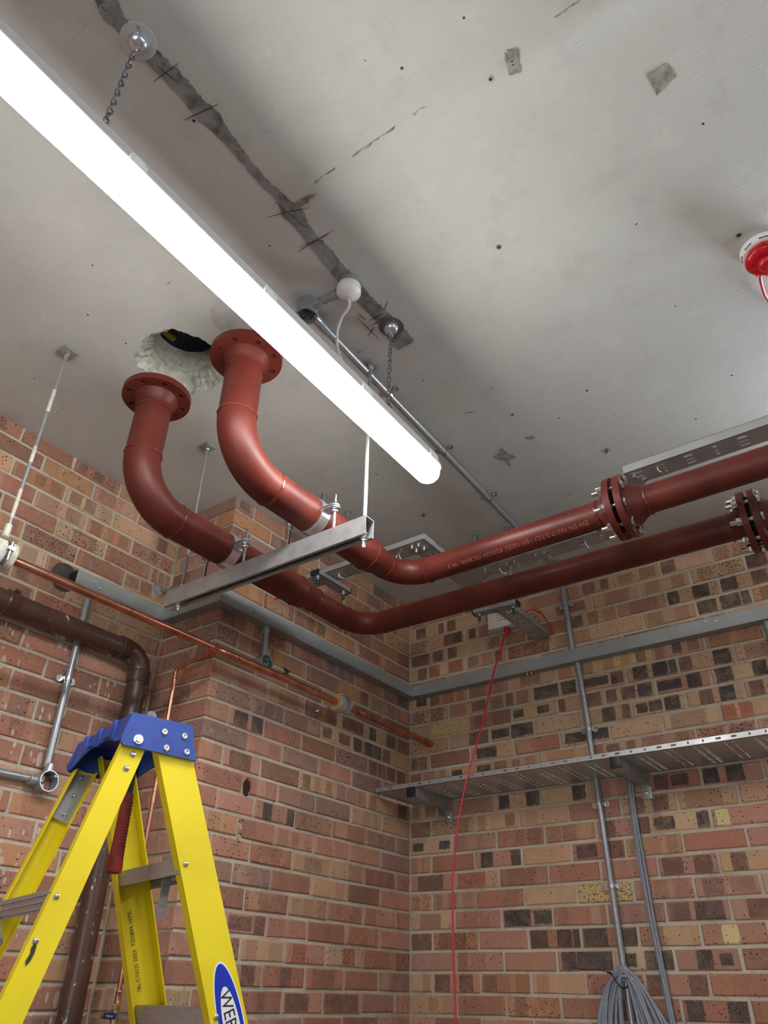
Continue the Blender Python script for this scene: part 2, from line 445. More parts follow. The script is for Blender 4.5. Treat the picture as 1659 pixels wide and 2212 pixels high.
def brick_mat():
    m, nt, b = new_mat('fletton_brick'); p = pos(nt)
    A = lambda nm: N(nt, 'ShaderNodeAttribute', attribute_name=nm)
    uv = A('buv').outputs['Vector']; base = A('c0').outputs['Color']
    warp = N(nt, 'ShaderNodeTexNoise'); L(nt, p, warp.inputs['Vector']); warp.inputs['Scale'].default_value = 55; warp.inputs['Detail'].default_value = 4
    sub = N(nt, 'ShaderNodeVectorMath', operation='SUBTRACT'); L(nt, warp.outputs[1], sub.inputs[0]); sub.inputs[1].default_value = (.5, .5, .5)
    sc = N(nt, 'ShaderNodeVectorMath', operation='SCALE'); L(nt, sub.outputs[0], sc.inputs[0]); sc.inputs['Scale'].default_value = .009
    ad = N(nt, 'ShaderNodeVectorMath', operation='ADD'); L(nt, uv, ad.inputs[0]); L(nt, sc.outputs[0], ad.inputs[1])
    uvw = ad.outputs[0]
    n1 = noi(nt, p, 16, 5, .6); n2 = noi(nt, p, 130, 4, .6)
    c = mixc(nt, mth(nt, 'MULTIPLY', smooth(nt, n1, .40, .72), .45), base, A('c4').outputs['Color'])
    for k in (1, 2, 3):
        pk = A('p%d' % k).outputs['Vector']; sep = N(nt, 'ShaderNodeSeparateXYZ'); L(nt, pk, sep.inputs[0])
        cen = N(nt, 'ShaderNodeCombineXYZ'); L(nt, sep.outputs[0], cen.inputs[0])
        hal = N(nt, 'ShaderNodeCombineXYZ'); L(nt, sep.outputs[1], hal.inputs[0]); L(nt, sep.outputs[2], hal.inputs[1])
        d = N(nt, 'ShaderNodeVectorMath', operation='SUBTRACT'); L(nt, uvw, d.inputs[0]); L(nt, cen.outputs[0], d.inputs[1])
        fl = N(nt, 'ShaderNodeVectorMath', operation='MULTIPLY'); L(nt, d.outputs[0], fl.inputs[0]); fl.inputs[1].default_value = (1, 1, 0)
        ab = N(nt, 'ShaderNodeVectorMath', operation='ABSOLUTE'); L(nt, fl.outputs[0], ab.inputs[0])
        s2 = N(nt, 'ShaderNodeVectorMath', operation='SUBTRACT'); L(nt, ab.outputs[0], s2.inputs[0]); L(nt, hal.outputs[0], s2.inputs[1])
        mx = N(nt, 'ShaderNodeVectorMath', operation='MAXIMUM'); L(nt, s2.outputs[0], mx.inputs[0]); mx.inputs[1].default_value = (0, 0, 0)
        ln = N(nt, 'ShaderNodeVectorMath', operation='LENGTH'); L(nt, mx.outputs[0], ln.inputs[0])
        mask = smooth(nt, ln.outputs['Value'], .0088, .0025)
        rim = mth(nt, 'MULTIPLY', mth(nt, 'SUBTRACT', smooth(nt, ln.outputs['Value'], .012, .006), smooth(nt, ln.outputs['Value'], .006, .001)), .35)
        ck = A('c%d' % k)
        fac = mth(nt, 'MULTIPLY', mask, ck.outputs['Alpha'])
        cc = mixc(nt, mth(nt, 'MULTIPLY', smooth(nt, n1, .45, .62), .22), ck.outputs['Color'], base)
        c = mixc(nt, fac, c, cc)
    c = mixc(nt, mth(nt, 'MULTIPLY', smooth(nt, n2, .55, .75), .35), c, (.55, .42, .32, 1))
    c = mixc(nt, mth(nt, 'MULTIPLY', smooth(nt, n2, .44, .28), .45), c, (.07, .035, .025, 1))
    prm = N(nt, 'ShaderNodeSeparateXYZ'); L(nt, A('prm').outputs['Vector'], prm.inputs[0])   # speckle, paint splatter, pale bloom
    v = vor(nt, p, 150); s = N(nt, 'ShaderNodeSeparateColor'); L(nt, v.outputs['Color'], s.inputs[0])
    spk = mth(nt, 'MULTIPLY', smooth(nt, v.outputs['Distance'], .42, .30), mth(nt, 'LESS_THAN', s.outputs[0], prm.outputs[0]))
    c = mixc(nt, spk, c, (.022, .016, .013, 1))
    bl = mth(nt, 'MULTIPLY', smooth(nt, noi(nt, p, 30, 5, .65), .52, .70), prm.outputs[2])
    c = mixc(nt, bl, c, (.52, .45, .39, 1))
    spm = mth(nt, 'MULTIPLY', splatter(nt, p, 62, .12), prm.outputs[1])
    spm2 = mth(nt, 'MULTIPLY', splatter(nt, p, 27, .30), prm.outputs[1])
    c = mixc(nt, mth(nt, 'MAXIMUM', spm, spm2), c, (.56, .51, .44, 1))
    L(nt, c, b.inputs['Base Color']); b.inputs['Roughness'].default_value = .86
    b.inputs['Specular IOR Level'].default_value = .2
    h = mth(nt, 'ADD', noi(nt, scaled(nt, p, (1, 1, .5)), 70, 5, .65), mth(nt, 'MULTIPLY', spk, -1.2))
    bump(nt, b, h, .5, .0035)
    return m
M['brick'] = brick_mat()

def lamp_mat(name, strength):
    m, nt, b = new_mat(name)
    b.inputs['Base Color'].default_value = (.85, .85, .83, 1)
    b.inputs['Emission Color'].default_value = (1.0, .99, .975, 1)
    b.inputs['Emission Strength'].default_value = strength
    b.inputs['Roughness'].default_value = .4
    return m
M['lamp'] = lamp_mat('lit_opal_diffuser', LUM_MAIN)
def sky_mat():
    m, nt, b = new_mat('daylit_frosted_glass')
    b.inputs['Base Color'].default_value = (.6, .65, .7, 1); b.inputs['Emission Color'].default_value = (.80, .90, 1.0, 1); b.inputs['Emission Strength'].default_value = WIN
    return m
M['sky'] = sky_mat()
M['lamp2'] = lamp_mat('lit_opal_diffuser_other', LUM_OTHER)

# ================================================================== the setting
ZC = 3.365            # soffit level
XR = -0.34            # recessed left wall face
YP = -1.32            # side face of the brick pier
RX1, RY0 = 5.2, -6.4  # far extents of the room (behind the camera)

def g(t, w): return math.exp(-(t/w)**2)
def sst(t, a, b):
    t = min(1, max(0, (t-a)/(b-a))); return t*t*(3-2*t)
def ceil_h(x, y):
    h = 0.0022*noise.noise(Vector((x*1.7, y*1.7, 0))) + 0.0010*noise.noise(Vector((x*6, y*6, 3)))
    yr_ = y+2.243+.006*noise.noise(Vector((x*2, 0, 9)))
    h -= 0.0150*(g(yr_, .022) if yr_ < 0 else g(yr_, .060))*sst(x, 1.10, 1.25)
    yb = -1.565 + .095*sst(x, 1.35, 2.1)
    h -= 0.0060*g(y-yb, .030)*sst(x, .9, 1.2)
    h += 0.0030*sst(y, -2.66, -2.60)*(1-sst(x, .75, .95)) - 0.0030*sst(y, -2.56, -2.2)*(1-sst(x, .75, .95))
    h -= 0.0022*sst(y, -1.435, -1.395)*(1-sst(x, .72, .85)) - 0.0022*sst(y, -1.3, -1.0)*(1-sst(x, .72, .85))
    h -= 0.0030*g(x-1.185, .045)*(1-sst(y, -2.3, -2.1))      # built-up paint beside the bare strip
    return h
def CP(x, y, off=0.0): return V(x, y, ZC + ceil_h(x, y) - off)

# ---- ceiling sheet with the ragged core hole cut out
HX, HY = 0.42, -2.005
st = .03
nx = int(round((RX1+.36)/st))+1; ny = int(round((.02-RY0)/st))+1
xs = [-.36+st*i for i in range(nx)]; ys = [RY0+st*j for j in range(ny)]
SQ = (.18, .66, -2.26, -1.75)
mb = MB(); idx = {}
def gv(i, j):
    if (i, j) not in idx: idx[(i, j)] = len(mb.v); mb.v.append(CP(xs[i], ys[j]))
    return idx[(i, j)]
for i in range(nx-1):
    for j in range(ny-1):
        cx, cy = xs[i]+st/2, ys[j]+st/2
        if SQ[0] < cx < SQ[1] and SQ[2] < cy < SQ[3]: continue
        mb.f.append((gv(i, j), gv(i, j+1), gv(i+1, j+1), gv(i+1, j))); mb.mi.append(0)
NH = 132
def hole_r(th): return .150 + .016*noise.noise(Vector((math.cos(th)*2, math.sin(th)*2, 1))) + .010*noise.noise(Vector((math.cos(th)*7, math.sin(th)*7, 5))) + .005*noise.noise(Vector((math.cos(th)*22, math.sin(th)*22, 2)))
rings = []
for k in range(7):
    ring = []
    for a in range(NH):
        th = 2*PI*a/NH; c, s_ = math.cos(th), math.sin(th)
        tx = ((SQ[1]-HX)/c if c > 1e-9 else (SQ[0]-HX)/c if c < -1e-9 else 1e9)
        ty = ((SQ[3]-HY)/s_ if s_ > 1e-9 else (SQ[2]-HY)/s_ if s_ < -1e-9 else 1e9)
        rb = min(tx, ty); r = rb + (hole_r(th)-rb)*(k/6)
        ring.append(CP(HX+c*r, HY+s_*r))
    rings.append(ring)
b0 = len(mb.v)
for ring in rings: mb.v += ring
for k in range(6):
    for a in range(NH):
        mb.f.append((b0+k*NH+a, b0+k*NH+(a+1) % NH, b0+(k+1)*NH+(a+1) % NH, b0+(k+1)*NH+a)); mb.mi.append(0)
me = bpy.data.meshes.new('ceiling'); me.from_pydata([tuple(v) for v in mb.v], [], mb.f); me.update()
bm = bmesh.new(); bm.from_mesh(me)
for f in bm.faces:
    if f.normal.z > 0: f.normal_flip()
bm.to_mesh(me); bm.free()
ceiling = put(me, 'ceiling', None, M['ceiling'], origin=(2, -3, ZC), sharp=60)
tag(ceiling, 'pale painted concrete ceiling with bare grey strip and broken-out hole', kind='structure')

# ragged funnel and drilled bore of the hole
mb = MB(); prof = [(1.0, 0.0), (.97, .012), (.90, .022), (.86, .036), (.79, .045), (.75, .055), (.72, .075), (.72, .11), (.72, .16)]
for q, (fr, dz) in enumerate(prof):
    for a in range(NH):
        th = 2*PI*a/NH; r0 = hole_r(th)
        r = r0*fr if q < 5 else .108+.004*noise.noise(Vector((math.cos(th)*3, math.sin(th)*3, dz*20)))
        j = (.012 if 0 < q < 6 else 0)
        r += j*noise.noise(Vector((math.cos(th)*14, math.sin(th)*14, q*1.7)))
        z = ZC + dz + (j*1.0)*noise.noise(Vector((math.cos(th)*8+4, math.sin(th)*8, q*2.1)))
        p_ = V(HX+math.cos(th)*r, HY+math.sin(th)*r, z)
        if q == 0: p_ = rings[6][a].copy()
        mb.v.append(p_)
for q in range(len(prof)-1):
    for a in range(NH):
        mb.f.append((q*NH+a, q*NH+(a+1) % NH, (q+1)*NH+(a+1) % NH, (q+1)*NH+a)); mb.mi.append(0)
o = mb.build('core_hole', M['slab'], ceiling, sharp=25); o['label'] = 'rough broken concrete hole through the ceiling'
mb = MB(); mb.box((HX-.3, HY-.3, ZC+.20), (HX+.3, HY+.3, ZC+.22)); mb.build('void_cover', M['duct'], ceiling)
mb = MB(); mb.box((.315, -2.045, ZC+.176), (.338, -1.99, ZC+.185)); o = mb.build('yellow_strap', M['yellow_tape'], ceiling)

# bare strips where an old conduit was taken down
def strip(name, left, right, mat, seed, off=.0012):
    ya = max(left[0][1], right[0][1]); yb = min(left[-1][1], right[-1][1])
    def at(Lst, y):
        for (x0, y0), (x1, y1) in zip(Lst, Lst[1:]):
            if y0 <= y <= y1: t = (y-y0)/(y1-y0+1e-9); return x0+(x1-x0)*t
        return Lst[0][0] if y < Lst[0][1] else Lst[-1][0]
    n = int((yb-ya)/.006); mb = MB(); W = 6
    for i in range(n+1):
        y = ya+(yb-ya)*i/n
        a = at(left, y)+.0035*noise.noise(Vector((y*60, seed, 0)))+.002*noise.noise(Vector((y*190, seed, 4)))
        b = at(right, y)+.006*noise.noise(Vector((y*110, seed, 8)))+.004*noise.noise(Vector((y*260, seed, 2)))
        for k in range(W+1):
            x = a+(b-a)*k/W; mb.v.append(CP(x, y, off))
    for i in range(n):
        for k in range(W):
            q = i*(W+1)+k; mb.f.append((q, q+1, q+W+2, q+W+1)); mb.mi.append(0)
    o = mb.build(name, mat, ceiling, sharp=60); o['label'] = 'bare grey concrete strip without paint'; return o
sl = [(1.13,-2.97),(1.126,-2.868),(1.109,-2.835),(1.115,-2.79),(1.116,-2.728),(1.114,-2.679),(1.116,-2.643),(1.117,-2.611),(1.107,-2.551),(1.116,-2.52),(1.119,-2.451),(1.113,-2.344),(1.116,-2.274),(1.096,-2.23),(1.099,-2.179),(1.086,-2.043),(1.077,-1.955),(1.079,-1.877),(1.08,-1.807),(1.07,-1.719),(1.063,-1.632)]
sr = [(1.19,-2.97),(1.168,-2.839),(1.150,-2.807),(1.158,-2.736),(1.162,-2.664),(1.162,-2.626),(1.158,-2.582),(1.166,-2.538),(1.158,-2.505),(1.143,-2.426),(1.138,-2.334),(1.146,-2.261),(1.158,-2.225),(1.135,-2.162),(1.134,-2.059),(1.128,-1.952),(1.125,-1.867),(1.135,-1.758),(1.137,-1.684),(1.128,-1.612)]
strip('bare_strip', sl, sr, M['bare'], 1.3)
def patch(name, pts, mat, off=.0014, jag=.003, label=None, thick=0):
    c = V(sum(p[0] for p in pts)/len(pts), sum(p[1] for p in pts)/len(pts), 0); L_ = []
    n = len(pts)
    for i in range(n):
        a = pts[i]; b = pts[(i+1) % n]; k = 7
        for j in range(k):
            t = j/k; x = a[0]+(b[0]-a[0])*t; y = a[1]+(b[1]-a[1])*t
            L_.append((x+jag*noise.noise(Vector((x*90, y*90, 1))), y+jag*noise.noise(Vector((x*90, y*90, 7)))))
    mb = MB(); mb.v = [CP(c.x, c.y, off)] + [CP(x, y, off) for x, y in L_]
    m = len(L_); mb.f = [(0, 1+i, 1+(i+1) % m) for i in range(m)]; mb.mi = [0]*m
    o = mb.build(name, mat, ceiling, sharp=None)
    if label: o['label'] = label
    return o
patch('bare_patch', [(1.80,-2.266),(1.824,-2.258),(1.812,-2.204),(1.784,-2.212)], M['bare2'])
patch('bare_patch', [(2.043,-2.026),(2.088,-2.024),(2.099,-1.985),(2.046,-1.964)], M['bare2'])
patch('bare_patch', [(1.04,-.942),(1.07,-.95),(1.094,-.972),(1.10,-.92),(1.118,-.879),(1.085,-.885),(1.063,-.848),(1.06,-.89)], M['bare2'], jag=.012)
patch('bare_patch', [(1.20,-.975),(1.226,-.972),(1.228,-.95),(1.205,-.948)], M['bare2'], jag=.006)
patch('crack', [(1.145,-2.246),(1.19,-2.250),(1.225,-2.240),(1.185,-2.232),(1.15,-2.230)], M['bare'], jag=.006)
jc = simple('joint_shadow_dirt', (.34, .33, .315, 1), .9, 0, .35, 40)  # crack and dirt line, with the ridge's shade painted into its colour
for xa, xb in ((1.235, 1.31), (1.36, 1.50), (1.55, 1.585), (1.92, 2.0)):
    patch('joint_crack_shade', [(xa+(xb-xa)*i/10, -2.2665+.002*math.sin(i*2.1)) for i in range(11)] + [(xb-(xb-xa)*i/10, -2.2625+.002*math.sin((10-i)*2.1+.6)) for i in range(11)], jc, jag=.007)
# filled core: disc of fresh mortar beside the right-hand flange
patch('filled_core', [(.745+.105*math.cos(t*PI/9), -2.03+.105*math.sin(t*PI/9)) for t in range(18)], simple('filled_core_mortar', (.52, .50, .475, 1), .85, 0, .12, 18, .3, 120), off=.0016, jag=.004)
# drilled fixing holes with plugs
for i, (x, y, r, m_) in enumerate([(1.803,-2.235,.011,'dark'),(2.066,-1.992,.019,'dark'),(1.10,-2.56,.006,'dark'),(1.12,-2.235,.006,'dark'),(1.128,-2.845,.012,'dark'),(1.534,-1.801,.009,'redink'),(1.497,-1.091,.007,'redink'),(1.221,-1.124,.007,'redink'),(1.746,-2.232,.006,'dark'),(1.135,-2.50,.007,'dark'),(2.10,-1.455,.010,'dark')]):
    mb = MB(); p_ = CP(x, y); r *= .6
    mb.cur = 0; mb.lathe([(0, r*1.5), (.002, r*1.45), (.002, r), (-.018, r*.9)], p_ + V(0, 0, .0002), (0, 0, -1), 14)
    mb.cur = 1; mb.lathe([(.0005, r*.98), (.0009, r*.7), (.0009, 0)], p_, (0, 0, -1), 14)
    mb.build('fixing_hole', [M['bare2'], M[m_]], ceiling)
# pencil and marker lines
def mark(x0, y0, x1, y1, w=.0014, m_='pencil'):
    mb = MB(); a = CP(x0, y0, .002); b = CP(x1, y1, .002); d = (b-a).normalized(); s_ = V(-d.y, d.x, 0)
    n = 8; 
    for i in range(n+1):
        t = i/n; ww = w*(.35+.65*math.sin(PI*min(.95, max(.05, t)))); c = CP(x0+(x1-x0)*t, y0+(y1-y0)*t, .0019)
        mb.v += [c+s_*ww, c-s_*ww]
    for i in range(n): mb.f.append((2*i, 2*i+1, 2*i+3, 2*i+2)); mb.mi.append(0)
    mb.build('pencil_mark', M[m_], ceiling, sharp=None)
for q in [(1.052,-2.121,1.18,-2.118),(1.066,-2.129,1.161,-2.114),(1.04,-1.819,1.041,-1.709),(1.052,-1.835,1.055,-1.80),(1.075,-1.232,1.118,-1.218),(1.02,-1.74,1.06,-1.76),(1.05,-1.77,1.13,-1.775),(1.06,-1.79,1.12,-1.79),(1.095,-2.68,1.175,-2.675),(1.13,-2.70,1.14,-2.64),(1.06,-2.255,1.18,-2.215),(1.11,-2.28,1.125,-2.17),(1.08,-2.575,1.18,-2.555),(.945,-1.70,.965,-1.70),(1.13,-1.80,1.16,-1.825)]:
    mark(*q)
for cx, cy in [(1.42,-.723),(.574,-.734)]:
    for dx, dy in [(.018,.01),(-.006,.02),(.014,-.014)]: mark(cx-dx, cy-dy, cx+dx, cy+dy, .002, 'redink')

# ------------------------------------------------------------------ brick walls
PAL = {  # linear albedo
 'red': (.335, .150, .100), 'pink': (.375, .195, .140), 'brown': (.245, .122, .082), 'mauve': (.260, .160, .130),
 'tan': (.430, .265, .160), 'buff': (.450, .305, .190), 'yellow': (.480, .340, .160), 'orange': (.390, .195, .100),
 'dark': (.066, .054, .049), 'plum': (.150, .084, .064), 'char': (.045, .045, .047)}
def jit(c, a=.12):
    k = 1.24*(1+random.uniform(-a, a)); return (c[0]*k*(1+random.uniform(-.05, .05)), c[1]*k, c[2]*k*(1+random.uniform(-.08, .08)))
def pick(d):
    t = random.random()*sum(d.values())
    for k, v in d.items():
        t -= v
        if t <= 0: return k
    return k
ZONES = {
 'back_hi':  dict(base=dict(tan=5, buff=4, red=1.5, pink=2.5, brown=1.5, orange=1.5, yellow=.4), mark=dict(plum=3, dark=1.5, brown=5, red=2), n=(1, 3), p=.85, spk=.25, spl=0, blo=.05),
 'back_lo':  dict(al=(.35, .8), base=dict(red=4.5, pink=6, tan=2, buff=1, orange=1.3, brown=1.5), mark=dict(plum=2, brown=5, red=5, tan=2), n=(1, 3), p=.85, spk=.16, spl=0, blo=.22),
 'pier_hi':  dict(al=(.3, .7), base=dict(red=3, pink=2, tan=3, brown=4, orange=2, mauve=2), mark=dict(plum=4, brown=5, dark=1.5, tan=2), n=(1, 3), p=.85, spk=.14, spl=0, blo=.08),
 'pier_lo':  dict(al=(.22, .6), base=dict(red=3, pink=4, brown=4, tan=2.2, mauve=3, buff=1), mark=dict(brown=5, plum=3, red=3, tan=2), n=(1, 3), p=.85, spk=.10, spl=.05, blo=.16),
 'side':     dict(al=(.3, .6), base=dict(tan=3, red=3, pink=3, brown=3, buff=1), mark=dict(brown=4, plum=2), n=(0, 2), p=.5, spk=.06, spl=.45, blo=.12),
 'left_hi':  dict(al=(.4, .85), base=dict(tan=4, orange=3, red=4, pink=3, brown=2, buff=2), mark=dict(plum=5, brown=5, tan=1), n=(1, 3), p=.85, spk=.12, spl=.12, blo=.05),
 'left_lo':  dict(al=(.3, .7), base=dict(red=5, pink=4, brown=3, tan=2, orange=1), mark=dict(brown=5, plum=3, red=2), n=(0, 2), p=.55, spk=.08, spl=.95, blo=.15)}
OVERRIDE = []   # (wall, u, z, base, marks[(cx,hw,hh,col)], speckle)
def info(wall, u0, u1, z0, z1, zone):
    Z_ = ZONES[zone]; w = u1-u0; um = (u0+u1)/2; zm = (z0+z1)/2
    for (wn, ou, oz, base, marks, spk) in OVERRIDE:
        if wn == wall and u0 <= ou <= u1 and z0-.006 <= oz <= z1+.006:
            return dict(c0=jit(PAL[base], .05), c4=jit(PAL[base], .2), marks=[(m[0], m[1], m[2], jit(PAL[m[3]], .08), m[4] if len(m) > 4 else .9) for m in marks], prm=(spk, Z_['spl'], .05))
    base = pick(Z_['base']); other = pick(Z_['base']); marks = []
    seen = [m for m in MARKS if (m[0] == 'b') == (wall == 'wall_back') and wall in ('wall_back', 'wall_pier') and zone != 'side' and u0-.004 <= m[1] <= u1+.004 and z0-.005 <= m[2] <= z1+.005]
    if seen:
        hi_ = zone in ('back_hi', 'pier_hi')
        base = pick(dict(tan=5, buff=4, pink=2, orange=1) if hi_ else dict(tan=2, buff=1, pink=5, red=3)); other = pick(dict(tan=4, buff=3, pink=3)) if hi_ else base
        for m in seen[:3]:
            hw = min(m[3], (u1-u0)/2-.004); cx = max(-(u1-u0)/2+hw+.002, min((u1-u0)/2-hw-.002, m[1]-um)); marks.append((cx, max(.005, hw-.002), max(.012, min(m[4]*1.2, (z1-z0)/2-.006)-.002), jit(PAL[MK[m[5]]], .08), .95))
        return dict(c0=jit(PAL[base]), c4=jit(PAL[other]), marks=marks, prm=(Z_['spk']*random.choice((.1, .3, .6)), Z_['spl'], .04))
    if random.random() < Z_['p']:
        n = random.randint(max(1, Z_['n'][0]), Z_['n'][1]); cut = random.random()
        for k in range(n):
            mk = pick(Z_['mark']); seg = w/n
            cx = -w/2 + seg*(k+.5) + random.uniform(-.08, .08)*seg
            hw = seg*random.uniform(.22, .42)
            hh = (z1-z0)/2 - random.choice((.004, .006, .010, -.01, -.01))
            if mk in ('dark', 'char', 'plum'): hh = (z1-z0)/2-random.uniform(.008, .014)
            marks.append((cx, max(.004, hw-.004), max(.006, hh), jit(PAL[mk]), random.uniform(*Z_.get('al', (.5, .9)))))
    spk = Z_['spk']*random.choice((.05, .12, .25, .4)) if random.random() < .88 else Z_['spk']*1.8
    return dict(c0=jit(PAL[base]), c4=jit(PAL[other]), marks=marks, prm=(min(.9, spk), Z_['spl']*random.uniform(.5, 1), Z_['blo']*random.uniform(0, 2)))

def brick_geo(P, u0, u1, z0, z1, depth, ends=(0, 0)):
    """worn brick: chamfered arris, slightly uneven corners; P(u,z,d)"""
    ch = .0035; j = lambda a=.0018: random.uniform(-a, a); pr = random.uniform(-.0015, .0012)
    o = [(u0+j(), z0+j()), (u1+j(), z0+j()), (u1+j(), z1+j()), (u0+j(), z1+j())]
    um, zm = (u0+u1)/2, (z0+z1)/2
    front = []; rim = []; back = []
    for (u, z) in o:
        su = 1 if u < um else -1; sz = 1 if z < zm else -1
        front.append(P(u+su*ch*random.uniform(.7, 1.6), z+sz*ch*random.uniform(.7, 1.6), pr+j(.0008)))
        rim.append(P(u, z, pr-.004+j(.0008)))
        back.append(P(u, z, -depth))
    vs_ = front+rim+back
    fs = [(0, 1, 2, 3)] + [(4+i, 4+(i+1) % 4, (i+1) % 4, i) for i in range(4)] + [(8+i, 8+(i+1) % 4, 4+(i+1) % 4, 4+i) for i in range(4)] + [(11, 10, 9, 8)]
    return vs_, fs

def set_brick_attrs(me, recs, uvfn):
    """recs: list of (info, first vertex, last vertex); uvfn(co,rec)->brick local u,v"""
    nV = len(me.vertices)
    def add(nm, typ): 
        a = me.attributes.get(nm)
        if a: me.attributes.remove(a)
        return me.attributes.new(nm, typ, 'POINT')
    A = {k: add(k, 'FLOAT_COLOR') for k in ('c0', 'c1', 'c2', 'c3', 'c4')}
    B = {k: add(k, 'FLOAT_VECTOR') for k in ('p1', 'p2', 'p3', 'prm', 'buv')}
    bufA = {k: [0.0]*(4*nV) for k in A}; bufB = {k: [0.0]*(3*nV) for k in B}
    for rec in recs:
        inf, v0, v1 = rec[0], rec[1], rec[2]
        mk = (inf['marks']+[(0, .001, .001, (0, 0, 0), 0.0)]*3)[:3]
        for i in range(v0, v1):
            bufA['c0'][4*i:4*i+4] = [*inf['c0'], 1]; bufA['c4'][4*i:4*i+4] = [*inf['c4'], 1]
            for k in range(3):
                bufA['c%d' % (k+1)][4*i:4*i+4] = [*mk[k][3], mk[k][4]]
                bufB['p%d' % (k+1)][3*i:3*i+3] = [mk[k][0], mk[k][1], mk[k][2]]
            bufB['prm'][3*i:3*i+3] = list(inf['prm'])
            u, v = uvfn(me.vertices[i].co, rec)
            bufB['buv'][3*i:3*i+3] = [u, v, 0]
    for k in bufA: me.attributes[k].data.foreach_set('color', bufA[k])
    for k in bufB: me.attributes[k].data.foreach_set('vector', bufB[k])

def cut_mesh(me, cutters):
    """boolean difference, evaluated to a new mesh"""
    ob = bpy.data.objects.new('c', me); col.objects.link(ob); tmp = []
    for cm in cutters:
        co = bpy.data.objects.new('k', cm); col.objects.link(co); tmp.append(co)
        md = ob.modifiers.new('b', 'BOOLEAN'); md.operation = 'DIFFERENCE'; md.object = co; md.solver = 'EXACT'
    dg = bpy.context.evaluated_depsgraph_get()
    out = bpy.data.meshes.new_from_object(ob.evaluated_get(dg))
    for co in tmp: bpy.data.objects.remove(co)
    bpy.data.objects.remove(ob)
    return out

def wall(name, label, P, uvw, rows, zone_fn, view_fn, depth, mortar_me, spl, cut=None):
    """rows: list of (z0,z1,[(u0,u1,depth)]); P(u,z,d) world; bricks in view become objects, the rest one 'stuff' mesh"""
    w = put(mortar_me, name, None, M['mortar'], sharp=None)
    a = w.data.attributes.new('spl', 'FLOAT', 'POINT'); a.data.foreach_set('value', [spl]*len(w.data.vertices))
    tag(w, label, kind='structure')
    sv, sf, recs = [], [], []; count = 0
    for z0, z1, row in rows:
        for (u0, u1, dp) in row:
            inf = info(name, u0, u1, z0, z1, zone_fn((u0+u1)/2, (z0+z1)/2)); um, zm = (u0+u1)/2, (z0+z1)/2
            vs_, fs = brick_geo(P, u0, u1, z0, z1, dp)
            if view_fn(um, zm) and count < 300:
                me = bpy.data.meshes.new('brick'); me.from_pydata([tuple(v) for v in vs_], [], fs); me.update()
                bm = bmesh.new(); bm.from_mesh(me); bmesh.ops.recalc_face_normals(bm, faces=bm.faces); bm.to_mesh(me); bm.free()
                if cut:
                    cs = [c[1]() for c in cut if u0-c[0][2] < c[0][0] < u1+c[0][2] and z0-c[0][2] < c[0][1] < z1+c[0][2]]
                    if cs: me = cut_mesh(me, cs)
                if len(me.vertices) == 0: continue
                set_brick_attrs(me, [(inf, 0, len(me.vertices), um, zm)], lambda co, r: (uvw(co)[0]-r[3], uvw(co)[1]-r[4]))
                put(me, 'brick', w, M['brick'], sharp=None); count += 1
            else:
                b = len(sv); sv += vs_; sf += [tuple(i+b for i in f) for f in fs]; recs.append((inf, b, len(sv), um, zm))
    if sv:
        me = bpy.data.meshes.new('brickwork'); me.from_pydata([tuple(v) for v in sv], [], sf); me.update()
        bm = bmesh.new(); bm.from_mesh(me); bmesh.ops.recalc_face_normals(bm, faces=bm.faces); bm.to_mesh(me); bm.free()
        set_brick_attrs(me, recs, lambda co, r: (uvw(co)[0]-r[3], uvw(co)[1]-r[4]))
        o = put(me, 'brickwork', w, M['brick'], sharp=None); o['kind'] = 'stuff'
    return w

def course(c): return (3.15-.075*(c+1)+.0058, min(3.15-.075*c-.0058, ZC-.001))
def runs(start, first, end, jt=.0115, full=.225):
    """brick intervals from 'start' to 'end' with the first joint at 'first'"""
    out = []; a = start; j = first
    while a < end-.03:
        b = min(j-jt/2, end) ; out.append((a, b)); a = j+jt/2; j += full+random.uniform(-.003, .003)
    return out
def mortar_slab(quads, sub=.05):
    """quads: (origin,du,dv,nu,nv) grids, gently uneven"""
    mb = MB()
    for (o_, du, dv, nrm) in quads:
        o_, du, dv, nrm = Vector(o_), Vector(du), Vector(dv), Vector(nrm); nu = max(1, int(du.length/sub)); nv = max(1, int(dv.length/sub)); b = len(mb.v)
        for i in range(nu+1):
            for j in range(nv+1):
                p_ = o_+du*(i/nu)+dv*(j/nv); mb.v.append(p_+nrm*(.0016*noise.noise(p_*9)))
        for i in range(nu):
            for j in range(nv):
                mb.f.append((b+i*(nv+1)+j, b+(i+1)*(nv+1)+j, b+(i+1)*(nv+1)+j+1, b+i*(nv+1)+j+1)); mb.mi.append(0)
    me = bpy.data.meshes.new('mortar'); me.from_pydata([tuple(v) for v in mb.v], [], mb.f); me.update(); return me
MR = .0065   # joint recess

